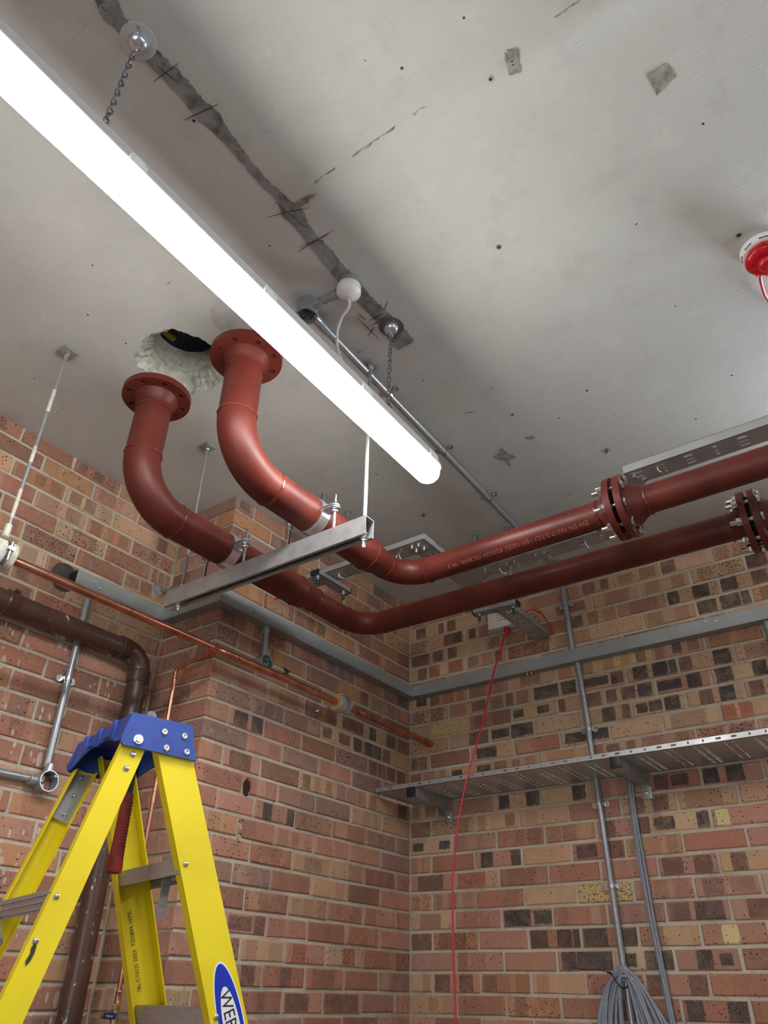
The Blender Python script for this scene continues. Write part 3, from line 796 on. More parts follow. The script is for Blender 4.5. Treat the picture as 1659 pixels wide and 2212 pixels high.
# --- burnt kiss marks seen on single bricks (wall, u, z, half width, half height, kind)
MARKS = [('b',0.041,3.02,0.024,0.024,'p'),('b',0.093,3.021,0.026,0.024,'p'),('b',0.174,3.027,0.027,0.024,'p'),('b',0.076,2.947,0.02,0.024,'p'),('b',0.07,2.821,0.027,0.014,'d'),('b',0.146,2.947,0.026,0.026,'r'),('b',0.277,2.95,0.038,0.026,'r'),('b',0.718,2.728,0.027,0.023,'d'),('b',0.778,2.73,0.026,0.023,'d'),('b',0.858,2.73,0.031,0.022,'d'),('b',0.984,2.74,0.054,0.014,'d'),('b',1.082,2.73,0.024,0.019,'d'),('b',1.184,2.731,0.028,0.026,'c'),('b',1.269,2.733,0.029,0.026,'c'),('b',1.322,2.731,0.011,0.021,'c'),('b',1.374,2.732,0.022,0.023,'p'),('b',1.519,2.734,0.029,0.025,'d'),('b',1.512,2.661,0.03,0.026,'c'),('b',1.648,2.66,0.021,0.024,'c'),('b',1.294,2.668,0.046,0.014,'c'),('b',1.394,2.658,0.025,0.022,'c'),('b',1.507,2.585,0.026,0.021,'c'),('b',1.427,2.583,0.023,0.022,'p'),('b',1.041,2.655,0.021,0.019,'p'),('b',1.119,2.655,0.026,0.019,'p'),('b',1.19,2.656,0.027,0.021,'d'),('b',1.166,2.573,0.02,0.014,'d'),('b',1.222,2.575,0.024,0.016,'d'),('b',1.291,2.581,0.028,0.02,'c'),('b',1.021,2.587,0.026,0.021,'d'),('b',1.097,2.583,0.014,0.023,'p'),('b',0.966,2.655,0.027,0.026,'p'),('b',0.812,2.658,0.015,0.02,'p'),('b',0.725,2.644,0.026,0.01,'d'),('b',0.602,2.676,0.022,0.01,'d'),('b',0.503,2.577,0.042,0.014,'c'),('b',0.589,2.589,0.027,0.022,'c'),('b',0.644,2.587,0.024,0.02,'c'),('b',0.861,2.511,0.045,0.016,'c'),('b',0.98,2.507,0.038,0.016,'c'),('b',0.388,2.593,0.047,0.023,'p'),('b',0.425,2.519,0.049,0.017,'d'),('b',0.263,2.451,0.027,0.012,'c'),('b',0.406,2.445,0.031,0.015,'c'),('b',1.191,2.286,0.025,0.018,'d'),('b',1.261,2.292,0.031,0.014,'d'),('b',1.379,2.279,0.026,0.02,'c'),('b',1.468,2.283,0.029,0.025,'c'),('b',1.617,2.582,0.023,0.021,'p'),('b',1.496,2.517,0.024,0.025,'r'),('b',1.561,2.514,0.021,0.025,'r'),('b',0.497,2.288,0.023,0.022,'d'),('b',0.641,2.285,0.028,0.027,'d'),('b',0.847,2.288,0.026,0.024,'d'),('b',0.851,2.05,0.04,0.017,'d'),('b',0.971,2.058,0.026,0.026,'p'),('b',1.32,2.126,0.019,0.021,'d'),('b',1.175,2.144,0.036,0.017,'d'),('b',0.954,2.134,0.022,0.026,'p'),('b',1.095,2.139,0.023,0.026,'p'),('b',0.396,2.059,0.026,0.026,'d'),('b',0.539,2.058,0.019,0.027,'d'),('b',0.045,2.159,0.026,0.01,'d'),('b',0.186,2.122,0.025,0.01,'d'),('b',0.524,1.831,0.056,0.023,'c'),('b',0.635,1.825,0.034,0.017,'d'),('b',0.612,1.759,0.033,0.025,'d'),('b',0.719,1.759,0.027,0.024,'d'),('b',0.779,1.772,0.01,0.028,'d'),('b',0.846,1.763,0.043,0.022,'d'),('b',0.971,1.76,0.034,0.019,'d'),('b',1.28,1.835,0.047,0.022,'d'),('b',1.175,1.839,0.034,0.023,'p'),('b',0.729,1.682,0.027,0.021,'d'),('b',0.791,1.681,0.026,0.023,'d'),('b',0.863,1.689,0.04,0.023,'d'),('b',0.966,1.677,0.022,0.015,'d'),('b',1.073,1.687,0.047,0.024,'d'),('b',1.233,1.689,0.024,0.023,'d'),('b',1.305,1.675,0.018,0.012,'d'),('b',1.204,1.612,0.028,0.028,'p'),('b',1.044,1.597,0.021,0.025,'p'),('b',0.273,1.606,0.028,0.025,'p'),('b',0.158,1.605,0.035,0.025,'p'),('b',1.17,1.543,0.026,0.022,'d'),('b',1.31,1.542,0.029,0.022,'d'),('b',1.336,1.76,0.024,0.025,'y'),('b',1.391,2.136,0.019,0.024,'y'),('b',1.415,1.981,0.024,0.023,'p'),('b',1.29,1.982,0.029,0.024,'p'),('b',1.178,1.989,0.035,0.024,'p'),('b',0.079,1.788,0.049,0.027,'p'),('b',1.458,1.829,0.046,0.022,'p'),('b',0.107,1.986,0.063,0.024,'p'),('b',0.315,1.989,0.065,0.023,'r'),('b',1.174,2.21,0.028,0.022,'p'),('b',1.079,2.211,0.028,0.022,'p'),('b',1.601,3.022,0.03,0.028,'d'),('b',1.498,3.012,0.03,0.03,'c'),('b',1.356,3.011,0.021,0.029,'c'),('b',1.701,3.085,0.037,0.024,'d'),('b',1.734,3.019,0.026,0.027,'p'),('b',1.481,2.948,0.036,0.02,'d'),('b',1.602,2.949,0.036,0.025,'d'),('b',1.68,2.946,0.014,0.027,'d'),('b',1.52,2.736,0.03,0.029,'d'),('b',1.376,2.735,0.026,0.028,'p'),('b',1.644,2.667,0.021,0.023,'d'),('b',1.577,3.17,0.028,0.023,'r'),('b',1.357,3.159,0.028,0.024,'p'),('b',1.692,3.15,0.028,0.023,'p'),('b',0.197,3.177,0.012,0.028,'p'),('b',0.251,3.173,0.024,0.028,'p'),('b',0.071,3.174,0.027,0.026,'p'),('b',0.243,3.096,0.027,0.027,'p'),('b',0.296,3.097,0.022,0.027,'d'),('b',0.041,3.022,0.024,0.025,'p'),('b',0.098,3.023,0.026,0.025,'d'),('b',0.18,3.028,0.033,0.025,'p'),('b',0.256,3.025,0.025,0.027,'p'),('b',0.079,2.95,0.021,0.029,'p'),('b',0.151,2.949,0.03,0.033,'r'),('b',0.282,2.943,0.036,0.033,'r'),('p',1.143,2.441,0.033,0.024,'d'),('p',1.044,2.441,0.03,0.029,'d'),('p',0.426,2.514,0.025,0.03,'d'),('p',0.335,2.512,0.029,0.031,'d'),('p',0.268,2.512,0.027,0.027,'d'),('p',0.2,2.508,0.024,0.032,'p'),('p',0.299,2.443,0.026,0.027,'p'),('p',0.232,2.442,0.027,0.027,'p'),('p',0.156,2.442,0.031,0.029,'p'),('p',0.078,2.446,0.029,0.028,'p'),('p',0.632,2.495,0.026,0.016,'p'),('p',0.512,2.49,0.036,0.017,'p'),('p',0.952,2.141,0.021,0.026,'d'),('p',0.805,2.14,0.02,0.03,'d'),('p',0.305,2.595,0.02,0.024,'d'),('p',0.159,2.598,0.036,0.025,'p'),('p',0.38,2.739,0.027,0.029,'p'),('p',1.198,2.52,0.078,0.023,'m'),('p',1.119,2.273,0.052,0.024,'p'),('p',0.426,2.616,0.038,0.024,'p'),('p',0.501,2.593,0.031,0.027,'p'),('p',0.971,1.612,0.029,0.025,'p'),('p',0.782,1.617,0.027,0.026,'p'),('p',1.039,1.75,0.053,0.015,'p'),('p',0.93,1.757,0.026,0.021,'p'),('p',0.539,1.531,0.04,0.024,'p'),('p',0.431,1.532,0.069,0.022,'p'),('p',0.712,1.531,0.06,0.02,'p'),('p',0.427,1.702,0.033,0.029,'r'),('p',0.721,1.683,0.033,0.027,'r')]
MK = dict(c='char', d='dark', p='plum', r='brick_r', m='mauve', y='cream')
PAL['brick_r'] = (.30, .105, .070); PAL['cream'] = (.62, .48, .24)
# --- special bricks seen in the photograph (wall, u, z, base, marks, speckle)
OVERRIDE += [
 ('wall_back', .3183, 2.6485, 'yellow', [], .12),
 ('wall_back', .8256, 1.9123, 'yellow', [], .55),
]
# --- back wall (y = 0)
rows = []
for c in range(-3, 41):
    z0, z1 = course(c); first = .1125 if c % 2 == 0 else .225
    rows.append((z0, z1, [(a, b, .05) for a, b in runs(.004, first, RX1)]))
wall('wall_back', 'multicoloured stock brick wall behind the perforated shelf tray', lambda u, z, d: V(u, -d, z), lambda co: (co.x, co.z), rows,
     lambda u, z: 'back_hi' if z + random.uniform(-.25, .25) > 2.3 else 'back_lo', lambda u, z: z > 1.40 and u < 1.10+.33*max(0, z-1.0)+.25,
     .05, mortar_slab([((-.08, MR, 0), (RX1+.08, 0, 0), (0, 0, ZC), (0, -1, 0))]), 0.0)

# --- pier (front x = 0, side y = YP)
random.seed(21)
def pier_hole(y, z, r, seed):
    def mk():
        bm = bmesh.new(); bmesh.ops.create_icosphere(bm, subdivisions=2, radius=1)
        for v in bm.verts:
            k = 1+.35*noise.noise(v.co*2.2+Vector((seed, 0, 0))); v.co = Vector((v.co.x*.030*k, v.co.y*r*k*.8, v.co.z*r*k*1.35))+V(.004, y, z)
        me = bpy.data.meshes.new('k'); bm.to_mesh(me); bm.free(); return me
    return ((-y, z, r*1.6), mk)
pier_cuts = [pier_hole(-1.067, 2.203, .026, 1), pier_hole(-1.078, 2.070, .014, 2), pier_hole(-1.079, 2.026, .014, 3)]
rows = []
for c in range(-3, 41):
    z0, z1 = course(c); ev = c % 2 == 0
    rr = [(a, b, .05) for a, b in runs(.004, .225 if ev else .1125, 1.32-.235 if ev else 1.32-.12)]
    rr = [r for r in rr if r[1]-r[0] > .02]
    la = rr[-1][1]+.010
    rr.append((la, 1.32, .1025 if ev else .215))       # quoin brick shows its end on the side face
    rows.append((z0, z1, rr))
wp = wall('wall_pier', 'brick pier projecting between the ladder and the room corner', lambda u, z, d: V(d, -u, z), lambda co: (-co.y, co.z), rows,
     lambda u, z: 'pier_hi' if z + random.uniform(-.15, .15) > 2.35 else 'pier_lo', lambda u, z: z > 1.40, .05,
     mortar_slab([((-MR, .06, 0), (0, YP+MR-.06, 0), (0, 0, ZC), (1, 0, 0)), ((-MR, YP+MR, 0), (XR-.06, 0, 0), (0, 0, ZC), (0, -1, 0))]), .25, pier_cuts)
for (y, z, r, sd) in ((-1.067, 2.203, .026, 1), (-1.078, 2.070, .014, 2), (-1.079, 2.026, .014, 3)):
    mb = MB(); n = 22; mb.v = [V(-.0062, y, z)]
    for k in range(1, 4):
        for i in range(n):
            th = 2*PI*i/n; q = r*.95*k/3*(1+.2*noise.noise(Vector((math.cos(th)*2, math.sin(th)*2, sd))))
            mb.v.append(V(-.0058+.0020*noise.noise(Vector((k*3, i*1.3, sd))), y+q*.8*math.cos(th), z+q*1.3*math.sin(th)))
    mb.f = [(0, 1+i, 1+(i+1) % n) for i in range(n)] + [(1+k*n+i, 1+(k+1)*n+i, 1+(k+1)*n+(i+1) % n, 1+k*n+(i+1) % n) for k in range(2) for i in range(n)]; mb.mi = [0]*len(mb.f)
    o = mb.build('broken_brick', simple('broken_brick_core', (.055, .012, .010, 1), .9, 0, .45, 120, .6, 150), wp, sharp=None); o['label'] = 'dark red broken hole in the brick'
sv, sf, recs = [], [], []
for c in range(-3, 41):
    z0, z1 = course(c); ev = c % 2 == 0
    a = .1125 if ev else .225
    for (u0, u1) in ([(a, .337)] if ev else [(a, .337)]):
        inf = info('wall_pier', u0, u1, z0, z1, 'side'); um, zm = (u0+u1)/2, (z0+z1)/2
        vs_, fs = brick_geo(lambda u, z, d: V(-u, YP-d, z), u0, u1, z0, z1, .05)
        me = bpy.data.meshes.new('brick'); me.from_pydata([tuple(v) for v in vs_], [], fs); me.update()
        bm = bmesh.new(); bm.from_mesh(me); bmesh.ops.recalc_face_normals(bm, faces=bm.faces); bm.to_mesh(me); bm.free()
        set_brick_attrs(me, [(inf, 0, len(me.vertices), um, zm)], lambda co, r: (-co.x-r[3], co.z-r[4]))
        put(me, 'brick', wp, M['brick'], sharp=None)

# --- recessed left wall (x = XR) with the drilled core hole
random.seed(33)
CHY, CHZ, CHR = -1.797, 2.858, .056
def core_cut():
    mb = MB(); mb.tube([(XR-.2, CHY, CHZ), (XR+.1, CHY, CHZ)], CHR, 40); return mb.mesh('k')
rows = []
for c in range(-3, 41):
    z0, z1 = course(c); ev = c % 2 == 0
    rows.append((z0, z1, [(a, b, .10) for a, b in runs(1.326, 1.32+(.225 if ev else .1125), 6.4)]))
sl_me = mortar_slab([((XR-MR, YP+.05, 0), (0, -.35, 0), (0, 0, 2.75), (1, 0, 0)), ((XR-MR, YP+.05, 2.75), (0, -.35, 0), (0, 0, ZC-2.75), (1, 0, 0)),
                     ((XR-MR, -1.95, 0), (0, -4.45, 0), (0, 0, ZC), (1, 0, 0)), ((XR-MR, -1.62, 0), (0, -.33, 0), (0, 0, 2.75), (1, 0, 0)), ((XR-MR, -1.62, 3.0), (0, -.33, 0), (0, 0, ZC-3.0), (1, 0, 0))])
# ring of mortar around the hole
bm = bmesh.new(); bm.from_mesh(sl_me)
NR = 48; r0 = []; r1 = []
for k in range(NR):
    th = 2*PI*k/NR; c_, s_ = math.cos(th), math.sin(th)
    tx = ((-1.62-CHY)/c_ if c_ > 1e-9 else (-1.95-CHY)/c_ if c_ < -1e-9 else 1e9); ty = ((3.0-CHZ)/s_ if s_ > 1e-9 else (2.75-CHZ)/s_ if s_ < -1e-9 else 1e9); rb = min(tx, ty)
    r0.append(bm.verts.new((XR-MR, CHY+c_*CHR, CHZ+s_*CHR))); r1.append(bm.verts.new((XR-MR, CHY+c_*rb, CHZ+s_*rb)))
for k in range(NR): bm.faces.new((r0[k], r0[(k+1) % NR], r1[(k+1) % NR], r1[k]))
bm.to_mesh(sl_me); bm.free()
wl = wall('wall_left', 'paint-spattered brick wall in the recess behind the yellow ladder', lambda u, z, d: V(XR+d, -u, z), lambda co: (-co.y, co.z), rows,
     lambda u, z: 'left_hi' if z + random.uniform(-.1, .1) > 2.62 else 'left_lo', lambda u, z: z > 1.40 and u < 2.62, .10, sl_me, .8, [((-CHY, CHZ, CHR), core_cut)])
mb = MB(); mb.lathe([(-.004, CHR*.985), (-.28, CHR*.985), (-.28, 0)], (XR, CHY, CHZ), (1, 0, 0), 40); o = mb.build('core_hole', simple('shaded_core_bore', (.07, .055, .048, 1), .9, 0, .2, 30), wl); o['label'] = 'round drilled hole through the brickwork'  # dark lining: the shade deep in the bore is put into its colour

# --- plain walls and floor behind the camera
mb = MB(); mb.box((-.4, RY0, -.1), (RX1, .1, 0)); tag(mb.build('floor', M['floor'], None), 'grey screed floor', kind='structure')
mb = MB(); mb.box((RX1, RY0, 0), (RX1+.1, .1, ZC+.05)); tag(mb.build('wall_right', M['plain'], None), 'plain painted wall out of view', kind='structure')
mb = MB(); mb.box((-.4, RY0-.1, 0), (1.7, RY0, ZC+.05)); mb.box((4.1, RY0-.1, 0), (RX1+.1, RY0, ZC+.05)); mb.box((1.7, RY0-.1, 2.45), (4.1, RY0, ZC+.05))
tag(mb.build('wall_front', M['plain'], None), 'plain wall with open doorway behind the camera', kind='structure')
mb = MB(); mb.box((-.5, RY0-.1, ZC+.30), (RX1+.1, .1, ZC+.40)); mb.build('slab', M['plain'], ceiling)
# --- high-level window in the back wall, right of the view
wn = bpy.data.objects.new('window_1', None); col.objects.link(wn); wn.location = (2.9, -.03, 3.0); WL[wn] = V(2.9, -.03, 3.0); tag(wn, 'high window in the back wall right of the view', kind='structure')
for lo_, hi_ in (((2.50, -.05, 2.80), (2.54, -.004, 3.24)), ((3.26, -.05, 2.80), (3.30, -.004, 3.24)), ((2.54, -.05, 3.20), (3.26, -.004, 3.24)), ((2.54, -.05, 2.80), (3.26, -.004, 2.84)), ((2.885, -.05, 2.84), (2.915, -.004, 3.20))):
    mb = MB(); mb.box(lo_, hi_); mb.build('window_frame', M['white_pl'], wn)
for x0, x1 in ((2.54, 2.885), (2.915, 3.26)):
    mb = MB(); mb.box((x0, -.026, 2.84), (x1, -.020, 3.20)); mb.build('pane', M['sky'], wn)
random.seed(5)

# ================================================================== red steel pipes
ZP = 2.835
R4, R3 = .05715, .04445
def flange_mesh(r_out, r_in, pcd, nb, hole, t):
    mb = MB()
    loops = [circ(0, 0, r_out, 72), circ(0, 0, r_in, 40)] + [circ(pcd/2*math.cos(2*PI*(k+.5)/nb), pcd/2*math.sin(2*PI*(k+.5)/nb), hole/2, 14) for k in range(nb)]
    mb.plate(loops, lambda u, v, t_: V(u, v, t_), -t/2, t/2)
    return mb
def place(mb, c, axis, up=None):
    x, y, d = frame(axis, up); c = Vector(c)
    mb.v = [c + x*v.x + y*v.y + d*v.z for v in mb.v]; return mb
def bead(parent, c, axis, r, w=.0055):
    mb = MB(); n = 44; x, y, d = frame(axis); vs_ = []
    for k in range(n):
        th = 2*PI*k/n
        for j in range(6):
            a = 2*PI*j/6; rr = r-.0006+w*.42*(1+math.cos(a))*(.8+.3*math.sin(k*2.1)); t = w*.8*math.sin(a)+.0012*noise.noise(Vector((k*.6, 0, r*50)))
            vs_.append(Vector(c)+d*t+(x*math.cos(th)+y*math.sin(th))*rr)
    mb.add(vs_, [(k*6+j, ((k+1) % n)*6+j, ((k+1) % n)*6+(j+1) % 6, k*6+(j+1) % 6) for k in range(n) for j in range(6)])
    return mb.build('weld_bead', M['weld'], parent)
def arc_pts(c, a0, a1, r, ax, ay, n=16):
    return [Vector(c)+Vector(ax)*r*math.cos(a0+(a1-a0)*i/n)+Vector(ay)*r*math.sin(a0+(a1-a0)*i/n) for i in range(n+1)]

def red_pipe(label, x0, yr, zfl, yx, slope, x_fl, x_end, y_red):
    """riser from a flange at the ceiling, along +y, reduced, then along +x"""
    t = thing('red_steel_pipe', label, 'pipe', (x0, yr, ZP))
    RB = .165
    # top flange with weld neck
    fl = place(flange_mesh(.112, .056, .180, 8, .019, .022), (x0, yr, zfl), (0, 0, 1)).build('flange', M['pipe'], t, sharp=25)
    mb = MB(); mb.lathe([(0, .0735), (.004, .0715), (.012, .0690), (.024, .0605), (.034, .0580), (.044, R4), (.046, .05), (-.02, .05)], (x0, yr, zfl-.011), (0, 0, -1), 40); mb.build('flange_neck', M['pipe'], t)
    bead(t, (x0, yr, zfl-.060), (0, 0, 1), R4)
    mb = MB(); mb.tube([(x0, yr, zfl-.05), (x0, yr, ZP+RB)], R4, 40, cap=False); mb.build('riser', M['pipe'], t)
    bead(t, (x0, yr, ZP+RB), (0, 0, 1), R4)
    mb = MB(); mb.tube(arc_pts((x0, yr+RB, ZP+RB), PI, 1.5*PI, RB, (0, 1, 0), (0, 0, 1), 20), R4*1.012, 40, cap=False); mb.build('elbow', M['pipe'], t)
    bead(t, (x0, yr+RB, ZP), (0, 1, 0), R4)
    mb = MB(); mb.tube([(x0, yr+RB, ZP), (x0, y_red, ZP)], R4, 40, cap=False); mb.build('pipe_run', M['pipe'], t)
    bead(t, (x0, y_red, ZP), (0, 1, 0), R4)
    re = .114; ye = yx-re + slope*0
    prof = [(0, R4)] + [(q*(ye-y_red), R4+(R3-R4)*sst(q, .08, .92)) for q in [.1*i for i in range(1, 10)]] + [(ye-y_red, R3)]
    if ye-y_red > .16:
        prof = [(0, R4)] + [(q*.10, R4+(R3-R4)*sst(q, .08, .92)) for q in [.1*i for i in range(1, 10)]] + [(.10, R3), (ye-y_red, R3)]
        bead(t, (x0, y_red+.10, ZP), (0, 1, 0), R3)
    mb = MB(); mb.lathe(prof, (x0, y_red, ZP), (0, 1, 0), 40); mb.f = mb.f[:-2]; mb.mi = mb.mi[:-2]; mb.build('reducer', M['pipe'], t)
    bead(t, (x0, ye, ZP), (0, 1, 0), R3)
    mb = MB(); mb.tube(arc_pts((x0+re, ye, ZP), PI, PI/2, re, (1, 0, 0), (0, 1, 0), 18), R3*1.012, 40, cap=False); mb.build('elbow', M['pipe'], t)
    xs0 = x0+re; yy = lambda x: yx+slope*(x-xs0)
    bead(t, (xs0, yx, ZP), (1, slope, 0), R3)
    d = V(1, slope, 0).normalized()
    mb = MB(); mb.tube([(xs0, yx, ZP), (x_fl-.05, yy(x_fl-.05), ZP)], R3, 40, cap=False); mb.build('pipe_run', M['pipe'], t)
    mb = MB(); mb.tube([(x_fl+.06, yy(x_fl+.06), ZP), (x_end, yy(x_end), ZP)], R3, 40, cap=False); mb.build('pipe_run', M['pipe'], t)
    # flanged joint
    c = V(x_fl, yy(x_fl), ZP)
    bead(t, c-d*.072, d, R3); bead(t, c+d*.082, d, R3)
    for s_, nm in ((-1, 'flange'), (1, 'flange')):
        place(flange_mesh(.100, .044, .160, 8, .018, .020), c+d*s_*.0165, d).build(nm, M['pipe'], t, sharp=25)
    mb = MB(); mb.lathe([(0, .062), (.010, .060), (.022, .052), (.034, R3*1.01), (.045, R3*1.0), (.045, .04), (-.02, .04)], c-d*.0265, -d, 40); mb.build('flange_neck', M['pipe'], t)
    mb = MB(); mb.lathe([(0, .072), (.016, .066), (.034, .054), (.050, R3*1.02), (.056, R3), (.056, .04), (-.02, .04)], c+d*.0265, d, 40); mb.build('flange_neck', M['pipe'], t)
    mb = MB(); mb.lathe([(-.0035, .030), (-.0035, .066), (.0035, .066), (.0035, .030)], c, d, 40, close=True); mb.build('gasket', M['rubber'], t)
    x, y, _ = frame(d)
    first = None
    for k in range(8):
        a = 2*PI*(k+.5)/8; pc = c + (x*math.cos(a)+y*math.sin(a))*.080
        if first is None:
            mb = MB(); mb.tube([pc-d*.062, pc-d*.060, pc+d*.030], [.0065, .0078, .0078], 12); bolt = mb.build('bolt', M['zinc'], t, origin=pc)
            mb = MB(); mb.hexa(pc+d*.0265, d, .0105, .024); hd = mb.build('bolt_head', M['zinc'], bolt, origin=pc)
            mb = MB(); mb.lathe([(.0265, .015), (.029, .015)], pc, -d, 20); mb.hexa(pc-d*.029, -d, .014, .024); nut = mb.build('nut', M['zinc'], bolt, origin=pc)
            first = (bolt, hd, nut, a)
        else:
            ro = Matrix.Rotation(random.uniform(-.5, .5), 3, d)
            b_ = inst(first[0], t, pc, ro)
            for ch in first[1:3]:
                c2 = ch.copy(); col.objects.link(c2); c2.parent = b_; WL[c2] = pc; c2.matrix_basis = Matrix.Identity(4)
    return t, yy
pipe1, yy1 = red_pipe('red oxide pipe dropping nearer the lit lamp, upper of two parallel runs', .729, -1.981, 3.236, -1.120, .0, 1.551, 3.4, -1.336)
pipe2, yy2 = red_pipe('red oxide pipe dropping beside the broken ceiling hole, lower of two parallel runs', .343, -2.016, 3.240, -.852, .027, 1.862, 3.4, -1.262)
# stencil along the first run, read upside down from the right; ink figures on the second
def wrap_text(body, size, x0, yfun, ang, flip, mat, parent, name, r):
    vs_, fs = text_geo(body, size, 'LEFT'); mb = MB(); P_ = []
    for (a, b) in vs_:
        s_ = -1 if flip else 1; x = x0 + s_*a; th = ang + s_*b/r
        P_.append(V(x, yfun(x) - (r+.0006)*math.cos(th), ZP + (r+.0006)*math.sin(th)))
    mb.add(P_, fs); me = bpy.data.meshes.new(name); me.from_pydata([tuple(v) for v in mb.v], [], mb.f); me.update()
    return put(me, name, parent, mat, sharp=None)
wrap_text('EW EN 10217-2-TC1 / EN 10255  P235GH /75.36Wt  W 3', .021, 1.45, yy1, math.radians(-38), True, M['print_light'], pipe1, 'stencil_print', R3)
wrap_text('1530', .030, .985, yy2, math.radians(6), False, M['print_dark'], pipe2, 'marker_writing', R3)
mb = MB(); 
for i in range(9):
    x = .985+.07*i/8; th = math.radians(-8+1.2*i)
    for e in (-.0012, .0012): mb.v.append(V(x, yy2(x)-(R3+.0006)*math.cos(th+e/R3), ZP+(R3+.0006)*math.sin(th+e/R3)))
mb.f = [(2*i, 2*i+1, 2*i+3, 2*i+2) for i in range(8)]; mb.mi = [0]*8
mb.build('marker_underline', M['print_dark'], pipe2, sharp=None)

# ------------------------------------------------------------------ strut trapeze carrying the pipes
SY0, SY1, SZ0, SZ1, SX0, SX1 = -1.6505, -1.6095, 2.678, 2.740, .095, .967
def c_channel(y0, y1, z0, z1, t=.0025, lip=.0095, ret=.007):
    return [(y0, z0), (y0, z1), (y1, z1), (y1, z0), (y1-lip, z0), (y1-lip, z0+ret), (y1-lip+t, z0+ret), (y1-lip+t, z0+t), (y1-t, z0+t), (y1-t, z1-t), (y0+t, z1-t), (y0+t, z0+t), (y0+lip-t, z0+t), (y0+lip-t, z0+ret), (y0+lip, z0+ret), (y0+lip, z0)]
st_ = thing('strut_channel', 'galvanised steel strut channel carrying both red pipes on two rods', 'strut', (.53, -1.63, SZ0))
mb = MB(); mb.prism(c_channel(SY0, SY1, SZ0, SZ1), (SX0, 0, 0), (0, 1, 0), (0, 0, 1), (SX1-SX0, 0, 0)); mb.build('channel', M['galv'], st_, sharp=25)

def rod_thing(label, x, y, ztop, zbot, nuts, plate=True, r=.0062, name='threaded_rod', mat=None, ps=.022):
    t = thing(name, label, 'rod', (x, y, zbot))
    mb = MB(); n = 60; mb.tube([(x, y, zbot+(ztop-zbot)*i/n) for i in range(n+1)], [r*(1 if i % 2 else .93) for i in range(n+1)], 10); mb.build('rod', mat or M['galv'], t)
    if plate:
        mb = MB(); mb.cbox((x-ps, y-ps, ZC-.010), (x+ps, y+ps, ZC-.002), .0012); mb.build('ceiling_plate', M['galv'], t)
        mb = MB(); mb.hexa((x, y, ZC-.010), (0, 0, -1), .010, .017); mb.build('nut', M['zinc'], t)
        mb = MB(); mb.lathe([(0, .0075), (.022, .0075)], (x, y, ZC-.018), (0, 0, -1), 12); mb.build('sleeve', M['galv'], t)
    for z, up in nuts:
        mb = MB(); mb.lathe([(0, .012), (.002, .012)], (x, y, z), (0, 0, up), 16); mb.hexa((x, y, z+up*.002), (0, 0, up), .009, .017); mb.build('nut', M['zinc'], t)
    return t
rod_thing('threaded rod from square ceiling plate to the open end of the strut', .947, -1.629, ZC-.004, 2.645, [(SZ1, 1), (SZ0, -1)])
rod_thing('threaded rod from square ceiling plate to the wall end of the strut', .153, -1.634, ZC-.004, 2.655, [(SZ1, 1), (SZ0, -1)])

def clamp(label, x, y):
    t = thing('pipe_clamp', label, 'clamp', (x, y, SZ1), 'pipe clamps on the strut')
    hw = .019; r0, r1 = R4+.0008, R4+.0038
    for sgn, nm in ((1, 'upper_band'), (-1, 'lower_band')):
        mb = MB(); prof = []
        a0, a1 = math.radians(4), math.radians(176); n = 28
        poly = [(r1*math.cos(a0+(a1-a0)*i/n), sgn*r1*math.sin(a0+(a1-a0)*i/n)) for i in range(n+1)] + [(r0*math.cos(a1+(a0-a1)*i/n), sgn*r0*math.sin(a1+(a0-a1)*i/n)) for i in range(n+1)]
        mb.prism(poly, (x, y-hw, ZP), (1, 0, 0), (0, 0, 1), (0, 2*hw, 0))
        for s_ in (-1, 1):   # ears
            L_ = [(R4*.99, -hw), (R4+.034, -hw)] + [(R4+.034+hw*math.sin(PI*i/8), -hw*math.cos(PI*i/8)) for i in range(1, 8)] + [(R4+.034, hw), (R4*.99, hw)]
            mb.plate([[(a*s_, b) for a, b in L_]], lambda u, v, q: V(x+u, y+v, ZP+q), sgn*.0022, sgn*.0052)
        mb.build(nm, M['chrome'], t, sharp=30)
    for s_ in (-1, 1):
        xr_ = x+s_*(R4+.036)
        mb = MB(); n = 40; z0, z1 = SZ0+.02, ZP+.047; mb.tube([(xr_, y, z0+(z1-z0)*i/n) for i in range(n+1)], [.005 if i % 2 else .0046 for i in range(n+1)], 10); mb.build('stud', M['zinc'], t)
        mb = MB(); mb.lathe([(0, .013), (.0022, .013)], (xr_, y, ZP+.0052), (0, 0, 1), 18); mb.hexa((xr_, y, ZP+.0074), (0, 0, 1), .009, .017); mb.build('nut', M['zinc'], t)
        mb = MB(); mb.lathe([(0, .013), (.0022, .013)], (xr_, y, ZP-.0052), (0, 0, -1), 18); mb.hexa((xr_, y, ZP-.0074), (0, 0, -1), .009, .017); mb.build('nut', M['zinc'], t)
        mb = MB(); mb.lathe([(0, .011), (.002, .011)], (xr_, y, SZ1), (0, 0, 1), 14); mb.build('washer', M['zinc'], t)
    return t
clamp('bright two-bolt pipe clamp near the open end of the strut', .729, -1.622)
clamp('bright two-bolt pipe clamp near the wall end of the strut', .343, -1.622)

